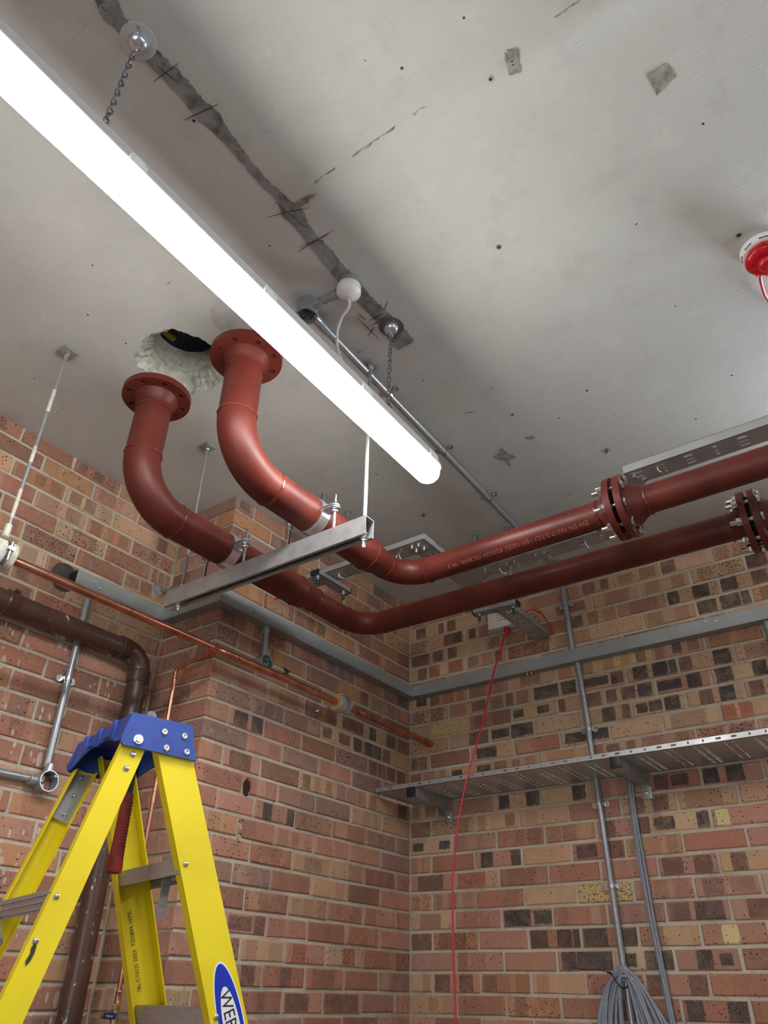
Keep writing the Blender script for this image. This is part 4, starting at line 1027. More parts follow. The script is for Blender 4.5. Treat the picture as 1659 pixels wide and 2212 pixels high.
# ------------------------------------------------------------------ batten luminaires on chains
def luminaire(label, p0, p1, zb, mat, group=None):
    """body axis from p0 to p1 (plan), underside at zb"""
    a = V(p0[0], p0[1], zb); b = V(p1[0], p1[1], zb); d = (b-a).normalized(); s_ = V(d.y, -d.x, 0); Ln = (b-a).length
    t = thing('batten_luminaire', label, 'lamp', (a+b)/2, group)
    def loft(secs, name, m_, cap=True):
        """secs: (z, halfwidth, end shortening)"""
        mb = MB(); n = 12; rows_ = []
        for z, hw, e in secs:
            ring = []
            r = min(hw, .045)
            for (cx, q0) in ((Ln-e-r, -PI/2), (e+r, PI/2)):
                for i in range(n+1):
                    th = q0+PI*i/n; ring.append(a + d*(cx+r*math.cos(th)) + s_*(hw*math.sin(th)) + V(0, 0, z))
            rows_.append(ring)
        m = len(rows_[0]); mb.v = [p for r_ in rows_ for p in r_]
        mb.f = [(i*m+k, i*m+(k+1) % m, (i+1)*m+(k+1) % m, (i+1)*m+k) for i in range(len(rows_)-1) for k in range(m)]
        if cap: mb.f += [tuple(range(m-1, -1, -1)), tuple((len(rows_)-1)*m+k for k in range(m))]
        mb.mi = [0]*len(mb.f)
        return mb.build(name, m_, t, sharp=40)
    loft([(0, .020, .024), (.004, .030, .013), (.012, .0355, .006), (.024, .0385, .002), (.046, .0400, 0)], 'diffuser', mat)
    loft([(.046, .0435, -.003), (.052, .0445, -.004), (.056, .0435, -.003), (.060, .040, .002), (.086, .036, .006), (.090, .030, .012)], 'housing', M['housing'])
    for s2 in (-1, 1):
        for f in (.045, .26, .50, .74, .955):
            mb = MB(); c = a + d*(Ln*f) + s_*s2*.0447
            mb.obox(c+V(0, 0, .050), d, s_, V(0, 0, 1), .022, .0028, .010); mb.obox(c+V(0, 0, .066)-s_*s2*.006, d, s_, V(0, 0, 1), .016, .002, .010)
            mb.build('clip', M['white_pl'], t)
    return t, a, d, s_
LZ = 2.930
lum, la_, ld_, ls_ = luminaire('lit white batten lamp hanging on two chains below the ceiling', (1.1215, -3.12), (1.0670, -1.430), LZ, M['lamp'], 'batten lamps')
def chain(label, x, y, zbot, xb, yb, pmat):
    t = thing('suspension_chain', label, 'chain', (x, y, zbot))
    mb = MB(); mb.lathe([(.001, .040), (.002, .041), (.0035, .040), (.0035, 0)], (x, y, ZC), (0, 0, -1), 36); mb.build('hook_plate', pmat, t)
    mb = MB(); mb.lathe([(.0035, .024), (.006, .024), (.016, .0225), (.024, .016), (.028, .006), (.028, 0)], (x, y, ZC), (0, 0, -1), 36); o = mb.build('hook_dome', M['chrome'], t); o['label'] = 'chromed hook dome'
    mb = MB(); mb.lathe([(0, .004), (.003, .004)], (x+.024, y-.02, ZC-.0035), (0, 0, -1), 10); mb.lathe([(0, .004), (.003, .004)], (x-.028, y+.012, ZC-.0035), (0, 0, -1), 10); mb.build('screw', M['zinc'], t)
    mb = MB(); mb.tube(spline([(x, y, ZC-.022), (x, y, ZC-.034), (x-.006, y, ZC-.042), (x-.002, y, ZC-.052), (x+.006, y, ZC-.046), (x+.005, y, ZC-.036)], 6), .0022, 8); mb.build('hook', M['chrome'], t)
    z0 = ZC-.046; n = max(4, int((z0-zbot)/.0165)); src = None
    for i in range(n):
        f = (i+.5)/n; p_ = V(x+(xb-x)*f, y+(yb-y)*f, z0+(zbot-z0)*f)
        if src is None:
            mb = MB(); pts = []; h = .0085; w = .0052
            for k in range(20):
                th = 2*PI*k/20; pts.append(p_+V(w*math.cos(th), .0022*math.sin(2*th), h*math.sin(th)+math.copysign(.0022, math.sin(th))))
            mb.tube(pts+[pts[0]], .0016, 6, cap=False); src = mb.build('chain_link', M['chain'], t, origin=p_)
        else: inst(src, t, p_, Matrix.Rotation(PI/2*(i % 2)+random.uniform(-.35, .35), 3, 'Z'))
    mb = MB(); p_ = V(xb, yb, zbot); mb.tube(spline([p_+V(0, 0, .012), p_+V(.010, 0, .004), p_+V(.012, 0, -.004), p_+V(-.012, 0, -.004), p_+V(-.010, 0, .004), p_+V(0, 0, .012)], 5), .0018, 7); mb.build('wire_clip', M['chain'], t)
chain('dark twisted chain holding the near end of the lit batten lamp', 1.1376, -2.7585, LZ+.094, 1.128, -2.758, M['housing'])
chain('dark twisted chain holding the far end of the lit batten lamp', 1.1059, -1.7301, LZ+.096, 1.098, -1.730, simple('brown_hook_plate', (.13, .10, .095, 1), .5))
# two more battens, unseen, added for the light they give
luminaire('unseen lit batten lamp added over the right side of the room', (3.35, -3.10), (3.35, -1.53), LZ, M['lamp2'], 'batten lamps')
luminaire('unseen lit batten lamp added behind the camera', (1.2, -5.9), (1.2, -4.3), LZ, M['lamp2'], 'batten lamps')

# ================================================================== ceiling conduit, box, rose, sounder
def round_box(name, label, c, axis, r, depth, mat, spouts, open_=True, parts=()):
    """besa box: c at its back; spouts = list of directions"""
    t = thing(name, label, 'conduit box', c); c = Vector(c); x, y, d = frame(axis)
    mb = MB(); mb.lathe([(0, r*.96), (.004, r), (depth, r), (depth, r-.0035), (.004, r-.0035), (.004, 0)], c, d, 32); mb.f = [f for f in mb.f]; mb.build('box_body', mat, t, sharp=30)
    for s_ in spouts:
        s_ = Vector(s_).normalized(); mb = MB(); b = c + d*depth*.5
        mb.lathe([(r*.85, .0165), (r+.020, .0165), (r+.024, .0155)], b, s_, 18); mb.build('spout', mat, t)
    if open_:
        for k in (0, 1):
            a = PI*.25+PI*k; mb = MB(); q = c + (x*math.cos(a)+y*math.sin(a))*(r-.007); mb.lathe([(.006, .0045), (depth-.001, .0045), (depth-.001, .0022), (depth-.008, .002)], q, d, 12); mb.build('screw_lug', mat, t)
    return t, d
def saddle(parent, c, axis, nrm, r):
    """spacer-bar saddle: strap over the tube and two lugs on the surface; c on tube axis"""
    c = Vector(c); a = Vector(axis).normalized(); n = Vector(nrm).normalized(); s_ = a.cross(n); hw = .0065; mb = MB()
    pts = [(r+.016, -r-.002), (r+.003, -r-.002)] + [((r+.0018)*math.cos(q), (r+.0018)*math.sin(q)) for q in [PI*i/14 for i in range(15)]] + [(-r-.003, -r-.002), (-r-.016, -r-.002)]
    for i in range(len(pts)-1):
        p0, p1 = pts[i], pts[i+1]; P0 = c+s_*p0[0]+n*p0[1]; P1 = c+s_*p1[0]+n*p1[1]; dd = (P1-P0); l = dd.length; dd.normalize(); up = dd.cross(a)
        mb.obox((P0+P1)/2, dd, a, up, l/2+.0006, hw, .0009)
    mb.lathe([(-r-.006, .013), (-r-.001, .013)], c+s_*(r+.013)+a*0, n, 14); mb.lathe([(-r-.006, .013), (-r-.001, .013)], c-s_*(r+.013), n, 14)
    mb.lathe([(-r-.001, .0045), (-r+.003, .004)], c+s_*(r+.013), n, 10); mb.lathe([(-r-.001, .0045), (-r+.003, .004)], c-s_*(r+.013), n, 10)
    return mb.build('saddle', M['zinc'], parent)

CR = .0125
cb, _ = round_box('conduit_box', 'open round steel conduit box on the ceiling beside the white rose', (.950, -1.957, ZC-.002), (0, 0, -1), .034, .058, M['conduit'], [(1, 0, 0), (-.04, 1, 0)])
for k in range(6):
    mb = MB(); a = k*1.05; mb.tube(spline([(.950+.022*math.cos(a), -1.957+.022*math.sin(a), ZC-.012), (.950+.012*math.cos(a+1), -1.957+.012*math.sin(a+1), ZC-.030), (.950+.020*math.cos(a+2), -1.957+.020*math.sin(a+2), ZC-.042), (.950+.018*math.cos(a+3), -1.957+.018*math.sin(a+3), ZC-.025)], 6), .0018, 6)
    mb.build('wire', M['wire'], cb)
cz = ZC-.031
t = thing('ceiling_conduit', 'galvanised conduit running along the ceiling from the open round box to the back wall', 'conduit', (.92, -1.0, cz))
ca = V(.9475, -1.905, cz); cbk = V(.868, -.004, cz); cd = (cbk-ca).normalized()
mb = MB(); mb.tube([ca, cbk], CR, 20); mb.build('conduit', M['conduit'], t)
mb = MB(); mb.lathe([(0, .0155), (.052, .0155)], ca+cd*.0, cd, 18); mb.build('coupler', M['conduit'], t)
for y in (-1.498, -1.107, -.725): 
    f = (y+1.905)/1.901; saddle(t, ca+cd*((y-ca.y)/cd.y), cd, (0, 0, -1), CR)
mb = MB()
for y in (-1.498, -1.107, -.725): pass
t = thing('conduit_nipple', 'short conduit joining the open round box to the white ceiling rose', 'conduit', (1.03, -1.955, cz))
mb = MB(); mb.tube([(.998, -1.957, cz), (1.072, -1.953, cz)], CR, 20); mb.build('conduit', M['conduit'], t)
mb = MB(); mb.lathe([(0, .0155), (.018, .0155)], (1.048, -1.954, cz), (1, .03, 0), 18); mb.build('bush', M['conduit'], t)
t = thing('ceiling_rose', 'white ceiling rose on a round steel box with a loose white flex', 'ceiling rose', (1.108, -1.950, ZC-.002))
mb = MB(); mb.lathe([(0, .031), (.030, .031)], (1.108, -1.950, ZC-.002), (0, 0, -1), 32); mb.build('back_box', M['conduit'], t)
mb = MB(); mb.lathe([(.026, .0355), (.028, .0365), (.050, .0365), (.053, .0350), (.070, .0135), (.072, .006), (.072, 0)], (1.108, -1.950, ZC-.002), (0, 0, -1), 40); mb.build('cover', M['white_pl'], t)
mb = MB(); mb.tube(spline([(1.106, -1.947, 3.295), (1.098, -1.9325, 3.278), (1.062, -1.9225, 3.255), (1.039, -1.911, 3.215), (1.040, -1.901, 3.150), (1.0600, -1.889, 3.085), (1.075, -1.886, 3.03)], 10), .0042, 10); mb.build('flex', M['white_flex'], t)

# fire alarm sounder
SX, SY = 2.142, -1.366
t = thing('alarm_sounder', 'red fire alarm sounder on a white base on the ceiling', 'alarm', (SX, SY, ZC))
mb = MB(); mb.lathe([(.001, .058), (.004, .0615), (.012, .0615), (.017, .059), (.024, .057), (.026, .050), (.026, 0)], (SX, SY, ZC), (0, 0, -1), 48); mb.build('base', M['white_pl'], t)
for k in range(8):
    a = k*PI/4+.2; mb = MB(); c = V(SX+.0575*math.cos(a), SY+.0575*math.sin(a), ZC-.020); mb.obox(c, V(-math.sin(a), math.cos(a), 0), V(math.cos(a), math.sin(a), 0), V(0, 0, 1), .012, .0012, .0015); mb.build('vent', M['dark'], t)
mb = MB(); mb.lathe([(.024, .048), (.030, .052), (.040, .056), (.047, .0565), (.054, .053), (.060, .044), (.063, .036), (.063, .028), (.072, .026), (.078, .020), (.080, .010), (.080, 0)], (SX, SY, ZC), (0, 0, -1), 48); mb.build('sounder_body', M['red_pl'], t)
for k in range(10):
    a = k*PI/5; mb = MB(); c = V(SX+.040*math.cos(a), SY+.040*math.sin(a), ZC-.0615); mb.obox(c, V(math.cos(a), math.sin(a), 0), V(-math.sin(a), math.cos(a), 0), V(0, 0, 1), .007, .0018, .004); mb.build('grille_rib', M['red_pl'], t)
for a in (3.6, 5.3):
    mb = MB(); mb.lathe([(.042, .009), (.052, .009)], (SX+.056*math.cos(a+1.2), SY+.056*math.sin(a+1.2), ZC), (0, 0, -1), 14); mb.build('lug', M['red_pl'], t)
mb = MB(); mb.tube(spline([(SX-.02, SY+.045, ZC-.035), (SX-.03, SY+.075, ZC-.030), (SX-.034, SY+.125, ZC-.026), (SX-.032, SY+.180, ZC-.020), (SX-.01, SY+.26, ZC-.014), (SX+.10, SY+.42, ZC-.008)], 8), .0045, 10)
o = mb.build('alarm_cable', M['red_cable'], None); tag(o, 'red cable leaving the alarm sounder across the ceiling', 'cable')

# ================================================================== cable tray under the ceiling
ZT = 2.99
def tray(name, label, fn, Ln, W, H, mat, cols, parent=None, ends=(0, 0), flange_slots=None, lip=False):
    """perforated tray along u in [0,Ln], v in [0,W]; fn(u,v,h)->world; cols: list of (u0,u1,[slots]) cells"""
    mb = MB(); th = .0012
    for (u0, u1, sl_) in cols:
        mb.plate([rect(u0, 0, u1, W)] + sl_, lambda u, v, q: fn(u, v, q), 0, th)
    bed = mb.build('tray_bed', mat, parent, sharp=30)
    for v0, sg in ((0, 1), (W, -1)):
        mb = MB()
        cells = flange_slots(Ln, H) if flange_slots else [(0, Ln, [])]
        for (u0, u1, sl_) in cells:
            mb.plate([rect(u0, 0, u1, H)] + sl_, lambda u, h, q: fn(u, v0+sg*q, h), 0, th)
        mb.plate([rect(0, 0, Ln, .005)], lambda u, v, q: fn(u, v0+sg*(v), H-q), 0, th)   # rolled edge
        mb.build('side_flange', mat, parent, sharp=30)
    return bed
def light_cols(Ln, W, pitch=.078, ph=0.0):
    """alternate groups: three long slots, three round holes"""
    out = []; n = max(1, int(round(Ln/pitch))); cw = Ln/n
    for i in range(n):
        c = (i+.5)*cw
        if (i+int(ph*2)) % 2 == 0: sl_ = [slot(c, W*f, .028, .007) for f in (.25, .5, .75)]
        else: sl_ = [slot(c, W*f, .011, .009) for f in (.25, .5, .75)]
        out.append((i*cw, (i+1)*cw, sl_))
    return out
TW = .080
def bolts(parent, pts, z=None):
    src = None
    for (x, y) in pts:
        if src is None:
            mb = MB(); p_ = V(x, y, ZT); mb.lathe([(0, .0085), (.0016, .0085)], p_, (0, 0, -1), 14); mb.hexa(p_-V(0, 0, .0016), (0, 0, -1), .006, .011); mb.lathe([(.006, .003), (.014, .0028)], p_, (0, 0, -1), 8); src = mb.build('bolt', M['zinc'], parent, origin=p_)
        else: inst(src, parent, (x, y, ZT))
def angle_plate(parent, pts, label=None, t=.0015, off=0.002):
    mb = MB(); mb.plate([pts], lambda u, v, q: V(u, v, ZT-off+q), 0, t); o = mb.build('coupler_plate', M['galv_tray'], parent, sharp=30); return o

# short arm at the strut end, along x
t = thing('cable_tray', 'perforated cable tray arm above the pipe reducers, ending at a bolted corner', 'cable tray', (.45, -1.05, ZT), 'ceiling cable tray')
tray('tray', '', lambda u, v, h: V(.12+u, -1.09+v, ZT+h), .685, TW, .025, M['galv_tray'], light_cols(.685, TW), t)
mb = MB(); mb.box((.803, -1.092, ZT), (.8045, -1.008, ZT+.025)); mb.build('end_plate', M['galv_tray'], t)
bolts(t, [(.735, -1.065), (.765, -1.065), (.735, -1.035), (.768, -1.032), (.64, -1.03), (.36, -1.035)])
mb = MB(); mb.tube([(.37, -1.055, ZT+.004), (.372, -1.050, ZT-.014), (.39, -1.045, ZT-.022)], .0016, 8); mb.build('cable_tie_end', M['white_pl'], t)
mb = MB(); mb.tube([(.66, -1.045, ZT+.004), (.662, -1.040, ZT-.012), (.668, -1.04, ZT-.02)], .0016, 8); mb.build('cable_tie_end', M['white_pl'], t)
# arm running to the back wall, along y
t = thing('cable_tray', 'perforated cable tray arm running to the back wall over the white box', 'cable tray', (.76, -.5, ZT), 'ceiling cable tray')
tray('tray', '', lambda u, v, h: V(.802-v, -1.008+u, ZT+h), .998, TW, .025, M['galv_tray'], light_cols(.998, TW, .062), t)
angle_plate(t, [(.722, -.82), (.802, -.82), (.802, -.79), (.875, -.79), (.86, -.70), (.80, -.66), (.722, -.66)])
# arm between the two pipe runs, along x
t = thing('cable_tray', 'perforated cable tray arm between the two red pipe runs', 'cable tray', (1.1, -.74, ZT), 'ceiling cable tray')
tray('tray', '', lambda u, v, h: V(.806+u, -.782+v+.006*u, ZT+h), .575, TW, .025, M['galv_tray'], light_cols(.575, TW, .072), t)
bolts(t, [(.873, -.755), (.972, -.760), (1.005, -.760), (.965, -.715), (1.0, -.715), (1.095, -.76), (1.13, -.76), (1.09, -.71), (1.13, -.71), (1.355, -.755)])
angle_plate(t, [(.95, -.775), (1.03, -.775), (1.03, -.745), (.95, -.745)]); angle_plate(t, [(1.07, -.775), (1.16, -.775), (1.16, -.745), (1.07, -.745)])
mb = MB(); mb.tube([(.925, -.735, ZT+.004), (.93, -.73, ZT-.014), (.937, -.718, ZT-.02), (.945, -.708, ZT-.016)], .0018, 8); mb.build('cable_tie_end', M['white_pl'], t)
mb = MB(); mb.tube([(1.285, -.74, ZT+.004), (1.288, -.735, ZT-.014), (1.292, -.72, ZT-.02)], .0018, 8); mb.build('cable_tie_end', M['white_pl'], t)
# angled link and the arm leaving to the right
t = thing('cable_tray', 'perforated cable tray arm above the bolted flange, leaving the picture', 'cable tray', (2.4, -1.03, ZT), 'ceiling cable tray')
tray('tray', '', lambda u, v, h: V(1.560+u, -1.068+v, ZT+h), 1.84, TW, .032, M['galv_tray'], light_cols(1.84, TW, .080), t)
p0 = V(1.372, -.742, 0); p1 = V(1.585, -1.03, 0); ld2 = (p1-p0).normalized(); ls2 = V(-ld2.y, ld2.x, 0); Ln = (p1-p0).length
tray('tray', '', lambda u, v, h: p0+ld2*u+ls2*(v-TW/2)+V(0, 0, ZT-.003+h), Ln, TW, .028, M['galv_tray'], light_cols(Ln, TW, .09), t)
bolts(t, [(1.585, -1.045), (1.605, -1.01)])
mb = MB(); mb.tube([(1.66, -1.045, ZT+.004), (1.662, -1.035, ZT-.010), (1.668, -1.026, ZT-.012)], .0018, 8); mb.build('cable_tie_end', M['white_pl'], t)
# red cable lying inside the tray
mb = MB(); mb.tube(spline([(3.4, -1.045, ZT+.008), (2.6, -1.05, ZT+.008), (1.7, -1.046, ZT+.008), (1.56, -1.02, ZT+.008), (1.40, -.78, ZT+.008), (1.2, -.742, ZT+.008), (.95, -.745, ZT+.008), (.80, -.72, ZT+.008), (.768, -.60, ZT+.008), (.765, -.42, ZT+.008), (.765, -.25, ZT+.008), (.765, -.06, ZT+.008)], 10), .0038, 8)
tag(mb.build('alarm_cable', M['red_cable'], None), 'red cable lying along the inside of the ceiling cable tray', 'cable')

# trapeze hangers under the tray
def trapeze(label, a, b):
    """short slotted strut between two ceiling rods at plan points a, b"""
    a = V(*a, 0); b = V(*b, 0); d = (b-a).normalized(); s_ = V(-d.y, d.x, 0); ext = .022; Ln = (b-a).length+2*ext; zt = ZT-.003; h = .021
    t = thing('trapeze_hanger', label, 'hanger', (a+b)/2+V(0, 0, zt-h), 'tray trapeze hangers'); o_ = a-d*ext
    mb = MB(); hw = .0205
    mb.plate([rect(0, -hw, Ln, hw), slot(ext+.012, 0, .026, .011), slot(Ln/2, 0, .026, .011), slot(Ln-ext-.012, 0, .026, .011)], lambda u, v, q: o_+d*u+s_*v+V(0, 0, zt-h+q), 0, .002)
    for sg in (-1, 1):
        mb.plate([rect(0, 0, Ln, h)], lambda u, v, q: o_+d*u+s_*sg*(hw-q)+V(0, 0, zt-h+v), 0, .002)
    mb.build('slotted_channel', M['galv'], t, sharp=30)
    for e in (0, 1):
        mb = MB(); mb.obox(o_+d*(e*Ln)+V(0, 0, zt-h/2), d, s_, V(0, 0, 1), .003, hw+.0005, h/2+.0005); mb.build('end_cap', M['black'], t)
    for p_ in (a, b):
        mb = MB(); n = 40; z0, z1 = zt-h-.030, ZC-.004; mb.tube([p_+V(0, 0, z0+(z1-z0)*i/n) for i in range(n+1)], [.004 if i % 2 else .0037 for i in range(n+1)], 10); mb.build('rod', M['galv'], t)
        mb = MB(); mb.lathe([(.002, .014), (.005, .014), (.006, .009), (.034, .0055)], p_+V(0, 0, ZC), (0, 0, -1), 20); mb.build('ceiling_anchor', M['conduit'], t)
        mb = MB(); mb.lathe([(0, .012), (.002, .012)], p_+V(0, 0, zt-h), (0, 0, -1), 16); mb.hexa(p_+V(0, 0, zt-h-.002), (0, 0, -1), .008, .014); mb.build('nut', M['zinc'], t)
        mb = MB(); mb.lathe([(.010, .0062), (.030, .0062), (.032, .005), (.032, 0)], p_+V(0, 0, zt-h), (0, 0, -1), 14); mb.build('thread_cap', M['black'], t)
trapeze('small slotted hanger with black caps under the tray near the strut', (.314, -1.112), (.314, -.948))
trapeze('small slotted hanger with black caps under the tray near the white box', (.672, -.452), (.832, -.440))

# ================================================================== steel trunking round the walls
TZ0, TZ1, TD = 2.832, 2.886, .050
t = thing('cable_trunking', 'grey steel cable trunking following the walls round the pier and corner', 'trunking', (0, -1.2, TZ0))
def trunk(poly, name='trunk_section'):
    mb = MB(); mb.prism(poly, (0, 0, TZ0), (1, 0, 0), (0, 1, 0), (0, 0, TZ1-TZ0)); return mb.build(name, M['galv_dull'], t, sharp=25)
e = .0012
trunk([(XR+.001, -1.777), (XR+TD, -1.777), (XR+TD, YP-TD-e), (XR+.001, YP-.001-e)])
trunk([(XR+.001, YP-.001), (XR+TD, YP-TD), (TD, YP-TD), (.001, YP-.001)])
trunk([(.001, YP-e), (TD, YP-TD+e), (TD, -TD-e), (.001, -.001-e)])
trunk([(.001, -.001), (TD, -TD), (3.6, -TD), (3.6, -.001)])
def lid(p0, p1, nrm):
    p0 = Vector(p0); p1 = Vector(p1); d = (p1-p0).normalized(); n = Vector(nrm); mb = MB(); 
    mb.obox((p0+p1)/2+n*.0008+V(0, 0, (TZ0+TZ1)/2), d, n, V(0, 0, 1), (p1-p0).length/2, .0008, (TZ1-TZ0)/2+.0012)
    mb.obox((p0+p1)/2-n*.004+V(0, 0, TZ0-.0012), d, n, V(0, 0, 1), (p1-p0).length/2, .0055, .0008)
    mb.build('lid', M['galv_dull'], t, sharp=30)
lid((XR+TD, -1.777, 0), (XR+TD, -1.40, 0), (1, 0, 0))
lid((XR+TD+.03, YP-TD, 0), (TD-.03, YP-TD, 0), (0, -1, 0))
lid((TD, YP-TD+.02, 0), (TD, -TD-.03, 0), (1, 0, 0))
lid((TD+.03, -TD, 0), (3.58, -TD, 0), (0, -1, 0))
for (c, ax) in (((XR+TD+.001, -1.385), 'y'), ((XR+TD+.02, YP-TD-.001), 'x'), ((TD+.001, -.075), 'y'), ((TD+.022, -TD-.001), 'x')):
    mb = MB(); hx, hy = (.0012, .022) if ax == 'y' else (.022, .0012); mb.box((c[0]-hx, c[1]-hy, TZ0+.001), (c[0]+hx, c[1]+hy, TZ1-.001)); mb.build('corner_plate', M['galv'], t)
def rivet(x, y, z, n):
    mb = MB(); mb.lathe([(0, .0062), (.0015, .006), (.003, .0042), (.003, .002), (.002, 0)], (x, y, z), n, 14); mb.build('screw', M['zinc'], t)
for y in (-1.70, -1.675): rivet(XR+TD+.001, y, 2.866 if y < -1.69 else 2.850, (1, 0, 0))
for y in (-1.24, -1.21): rivet(TD+.001, y, 2.868 if y < -1.22 else 2.850, (1, 0, 0))
for x in (.20, .225, .062, .077, 1.50, 1.54): rivet(x, -TD-.001, 2.872 if x not in (.225, .077, 1.54) else 2.866, (0, -1, 0))
for x in (.68, .70): 
    mb = MB(); mb.lathe([(0, .004), (.012, .0035)], (x, -.035, TZ0), (0, 0, -1), 8); mb.build('screw', M['zinc'], t)
rivet(XR+TD+.002, -1.375, 2.848, (1, 0, 0)); 
for (x, y) in ((XR+.03, -1.42), (.02, YP-.03), (.03, -.10), (.09, -.03), (-.22, YP-.03)):
    mb = MB(); mb.lathe([(0, .004), (.010, .0035)], (x, y, TZ0), (0, 0, -1), 8); mb.build('screw', M['zinc'], t)
# dark panel on the solid trunking end, standing in for the shade inside
mb = MB(); mb.box((XR+.004, -1.779, TZ0+.003), (XR+TD-.003, -1.7775, TZ1-.003)); mb.build('open_end_shade', M['dark'], t)

# ================================================================== wall conduits
def vconduit(label, pts, r, saddles, nrm, couplers=()):
    t = thing('wall_conduit', label, 'conduit', pts[-1]); P_ = [Vector(p) for p in pts]
    mb = MB(); mb.tube(P_, r, 18); mb.build('conduit', M['conduit'], t)
    for z in saddles:
        for a, b in zip(P_, P_[1:]):
            if min(a.z, b.z) <= z <= max(a.z, b.z): f = (z-a.z)/(b.z-a.z); saddle(t, a+(b-a)*f, (b-a), nrm, r); break
    for z in couplers:
        for a, b in zip(P_, P_[1:]):
            if min(a.z, b.z) <= z <= max(a.z, b.z): f = (z-a.z)/(b.z-a.z); mb = MB(); mb.lathe([(-.017, .0158), (.017, .0158)], a+(b-a)*f, (b-a), 18); mb.build('coupler', M['conduit'], t); break
    return t
vconduit('upright conduit on the back wall from the ceiling down to the trunking', [(.893, -.021, ZC-.003), (.905, -.021, TZ1)], CR, [3.125], (0, -1, 0), [2.906])
vconduit('long upright conduit on the back wall from the trunking down behind the cable coil', [(.921, -.021, TZ0), (.931, -.021, 2.56), (.950, -.021, 1.48), (.965, -.021, .9)], CR, [2.53, 2.228, 1.93], (0, -1, 0), [2.812])
vconduit('conduit dropping from the trunking at the right edge of the back wall', [(1.716, -.021, TZ0), (1.70, -.021, 2.0), (1.70, -.021, 1.0)], CR, [2.5], (0, -1, 0), [2.812])
vconduit('upright conduit on the left wall down to the open round wall box', [(XR+.021, -1.694, TZ0), (XR+.021, -1.688, 2.185)], CR, [2.490], (1, 0, 0), [])
vconduit('conduit on the left wall running level from the wall box out of the picture', [(XR+.021, -1.722, 2.140), (XR+.021, -2.7, 2.115)], CR, [], (1, 0, 0), [])
wb, _ = round_box('conduit_box', 'open round steel conduit box on the left wall beside the ladder', (XR+.002, -1.684, 2.138), (1, 0, 0), .034, .050, M['conduit'], [(0, .08, 1), (0, -1, -.05)])
mb = MB(); mb.lathe([(.008, .012), (.013, .012), (.013, .003), (.011, 0)], (XR+.002, -1.692, 2.150), (1, 0, 0), 16); mb.build('earth_washer', M['white_pl'], wb)
mb = MB(); mb.lathe([(.0045, .029), (.007, .028), (.007, 0)], (XR+.002, -1.684, 2.138), (1, 0, 0), 20); o = mb.build('box_back', simple('brick_dust', (.36, .16, .09, 1), .9), wb)
vconduit('short conduit from the trunking down to the round box on the pier', [(.021, -1.0815, TZ0), (.021, -1.073, 2.722)], CR*.95, [], (1, 0, 0), [2.82])
pb, _ = round_box('conduit_box', 'open round box with green wire in mortar on the pier behind the copper pipe', (.004, -1.070, 2.680), (1, 0, 0), .034, .032, M['conduit'], [(0, -.05, 1)])
mb = MB(); mb.tube(spline([(.02, -1.075, 2.705), (.03, -1.062, 2.69), (.034, -1.07, 2.67), (.028, -1.082, 2.675)], 6), .0028, 7); mb.build('wire', simple('green_wire', (.10, .20, .04, 1), .4), pb)
mb = MB(); mb.tube(spline([(.02, -1.06, 2.70), (.036, -1.052, 2.68), (.03, -1.06, 2.655)], 6), .0028, 7); mb.build('wire', M['black'], pb)
# black wire tail in the brickwork
mb = MB(); mb.tube(spline([(-.004, -.962, 2.675), (.020, -.955, 2.672), (.032, -.940, 2.682), (.022, -.925, 2.690), (.014, -.945, 2.698), (.024, -.955, 2.690), (.03, -.935, 2.668)], 8), .0032, 8)
tag(mb.build('wire_tail', M['black'], None), 'black curled wire tail sticking out of the pier brickwork', 'wire')
mb = MB(); mb.tube(spline([(-.01, -1.035, 2.985), (.03, -1.02, 2.995), (.07, -1.00, 3.02), (.085, -.985, 3.06)], 8), .0048, 10)
tag(mb.build('cable_tail', M['red_cable'], None), 'red cable tail poking out of the pier above the trunking', 'cable')
# old stub in the recess corner
t = thing('pipe_stub', 'small grey pipe stub set in a blob of mortar in the recess corner', 'pipe stub', (XR, -1.374, 2.98))
mb = MB(); mb.lathe([(0, .030), (.010, .026), (.018, .014), (.022, .0)], (XR-.004, -1.374, 2.98), (1, 0, 0), 16)
for v in mb.v: v += Vector((0, .006*noise.noise(v*60), .008*noise.noise(v*60+Vector((5, 0, 0)))))
mb.build('mortar_blob', M['bare'], t)
mb = MB(); mb.lathe([(.008, .012), (.03, .012), (.032, .0085), (.065, .0085), (.065, .006), (.03, .006)], (XR, -1.374, 2.98), (1, .25, .05), 14); mb.build('stub', M['conduit'], t)

# ================================================================== copper pipework
CX, CZ = .1205, 2.596
t = thing('copper_pipe', 'long copper pipe running level in front of the pier to the back wall', 'copper pipe', (CX, -1.2, CZ))
mb = MB(); mb.tube([(CX, -3.1, CZ-.004), (CX, -2.2, CZ), (CX, -1.1, CZ+.006), (CX, .015, CZ)], .014, 22); mb.build('main_pipe', M['copper'], t)
def cring(parent, c, axis, r, L_, nm='fitting'):
    mb = MB(); x = [(-L_/2, r*1.0), (-L_/2, r+.0016), (-L_/2+.0025, r+.0022), (-L_/2+.005, r+.0010), (L_/2-.005, r+.0010), (L_/2-.0025, r+.0022), (L_/2, r+.0016), (L_/2, r)]
    mb.lathe(x, c, axis, 22); return mb.build(nm, M['copper'], parent)
cring(t, (CX, -1.405, CZ+.003), (0, 1, 0), .014, .062, 'tee')
cring(t, (CX, -.560, CZ+.003), (0, 1, 0), .014, .026, 'coupling')
cring(t, (CX, -.02, CZ), (0, 1, 0), .0145, .022, 'wall_collar')
bx, by = -.118, -1.388
path = fillet([(CX-.01, -1.405, CZ+.002), (-.01, -1.398, CZ-.004), (bx, by, CZ-.012), (bx-.004, by, 1.53)], [.0, .022], 10)
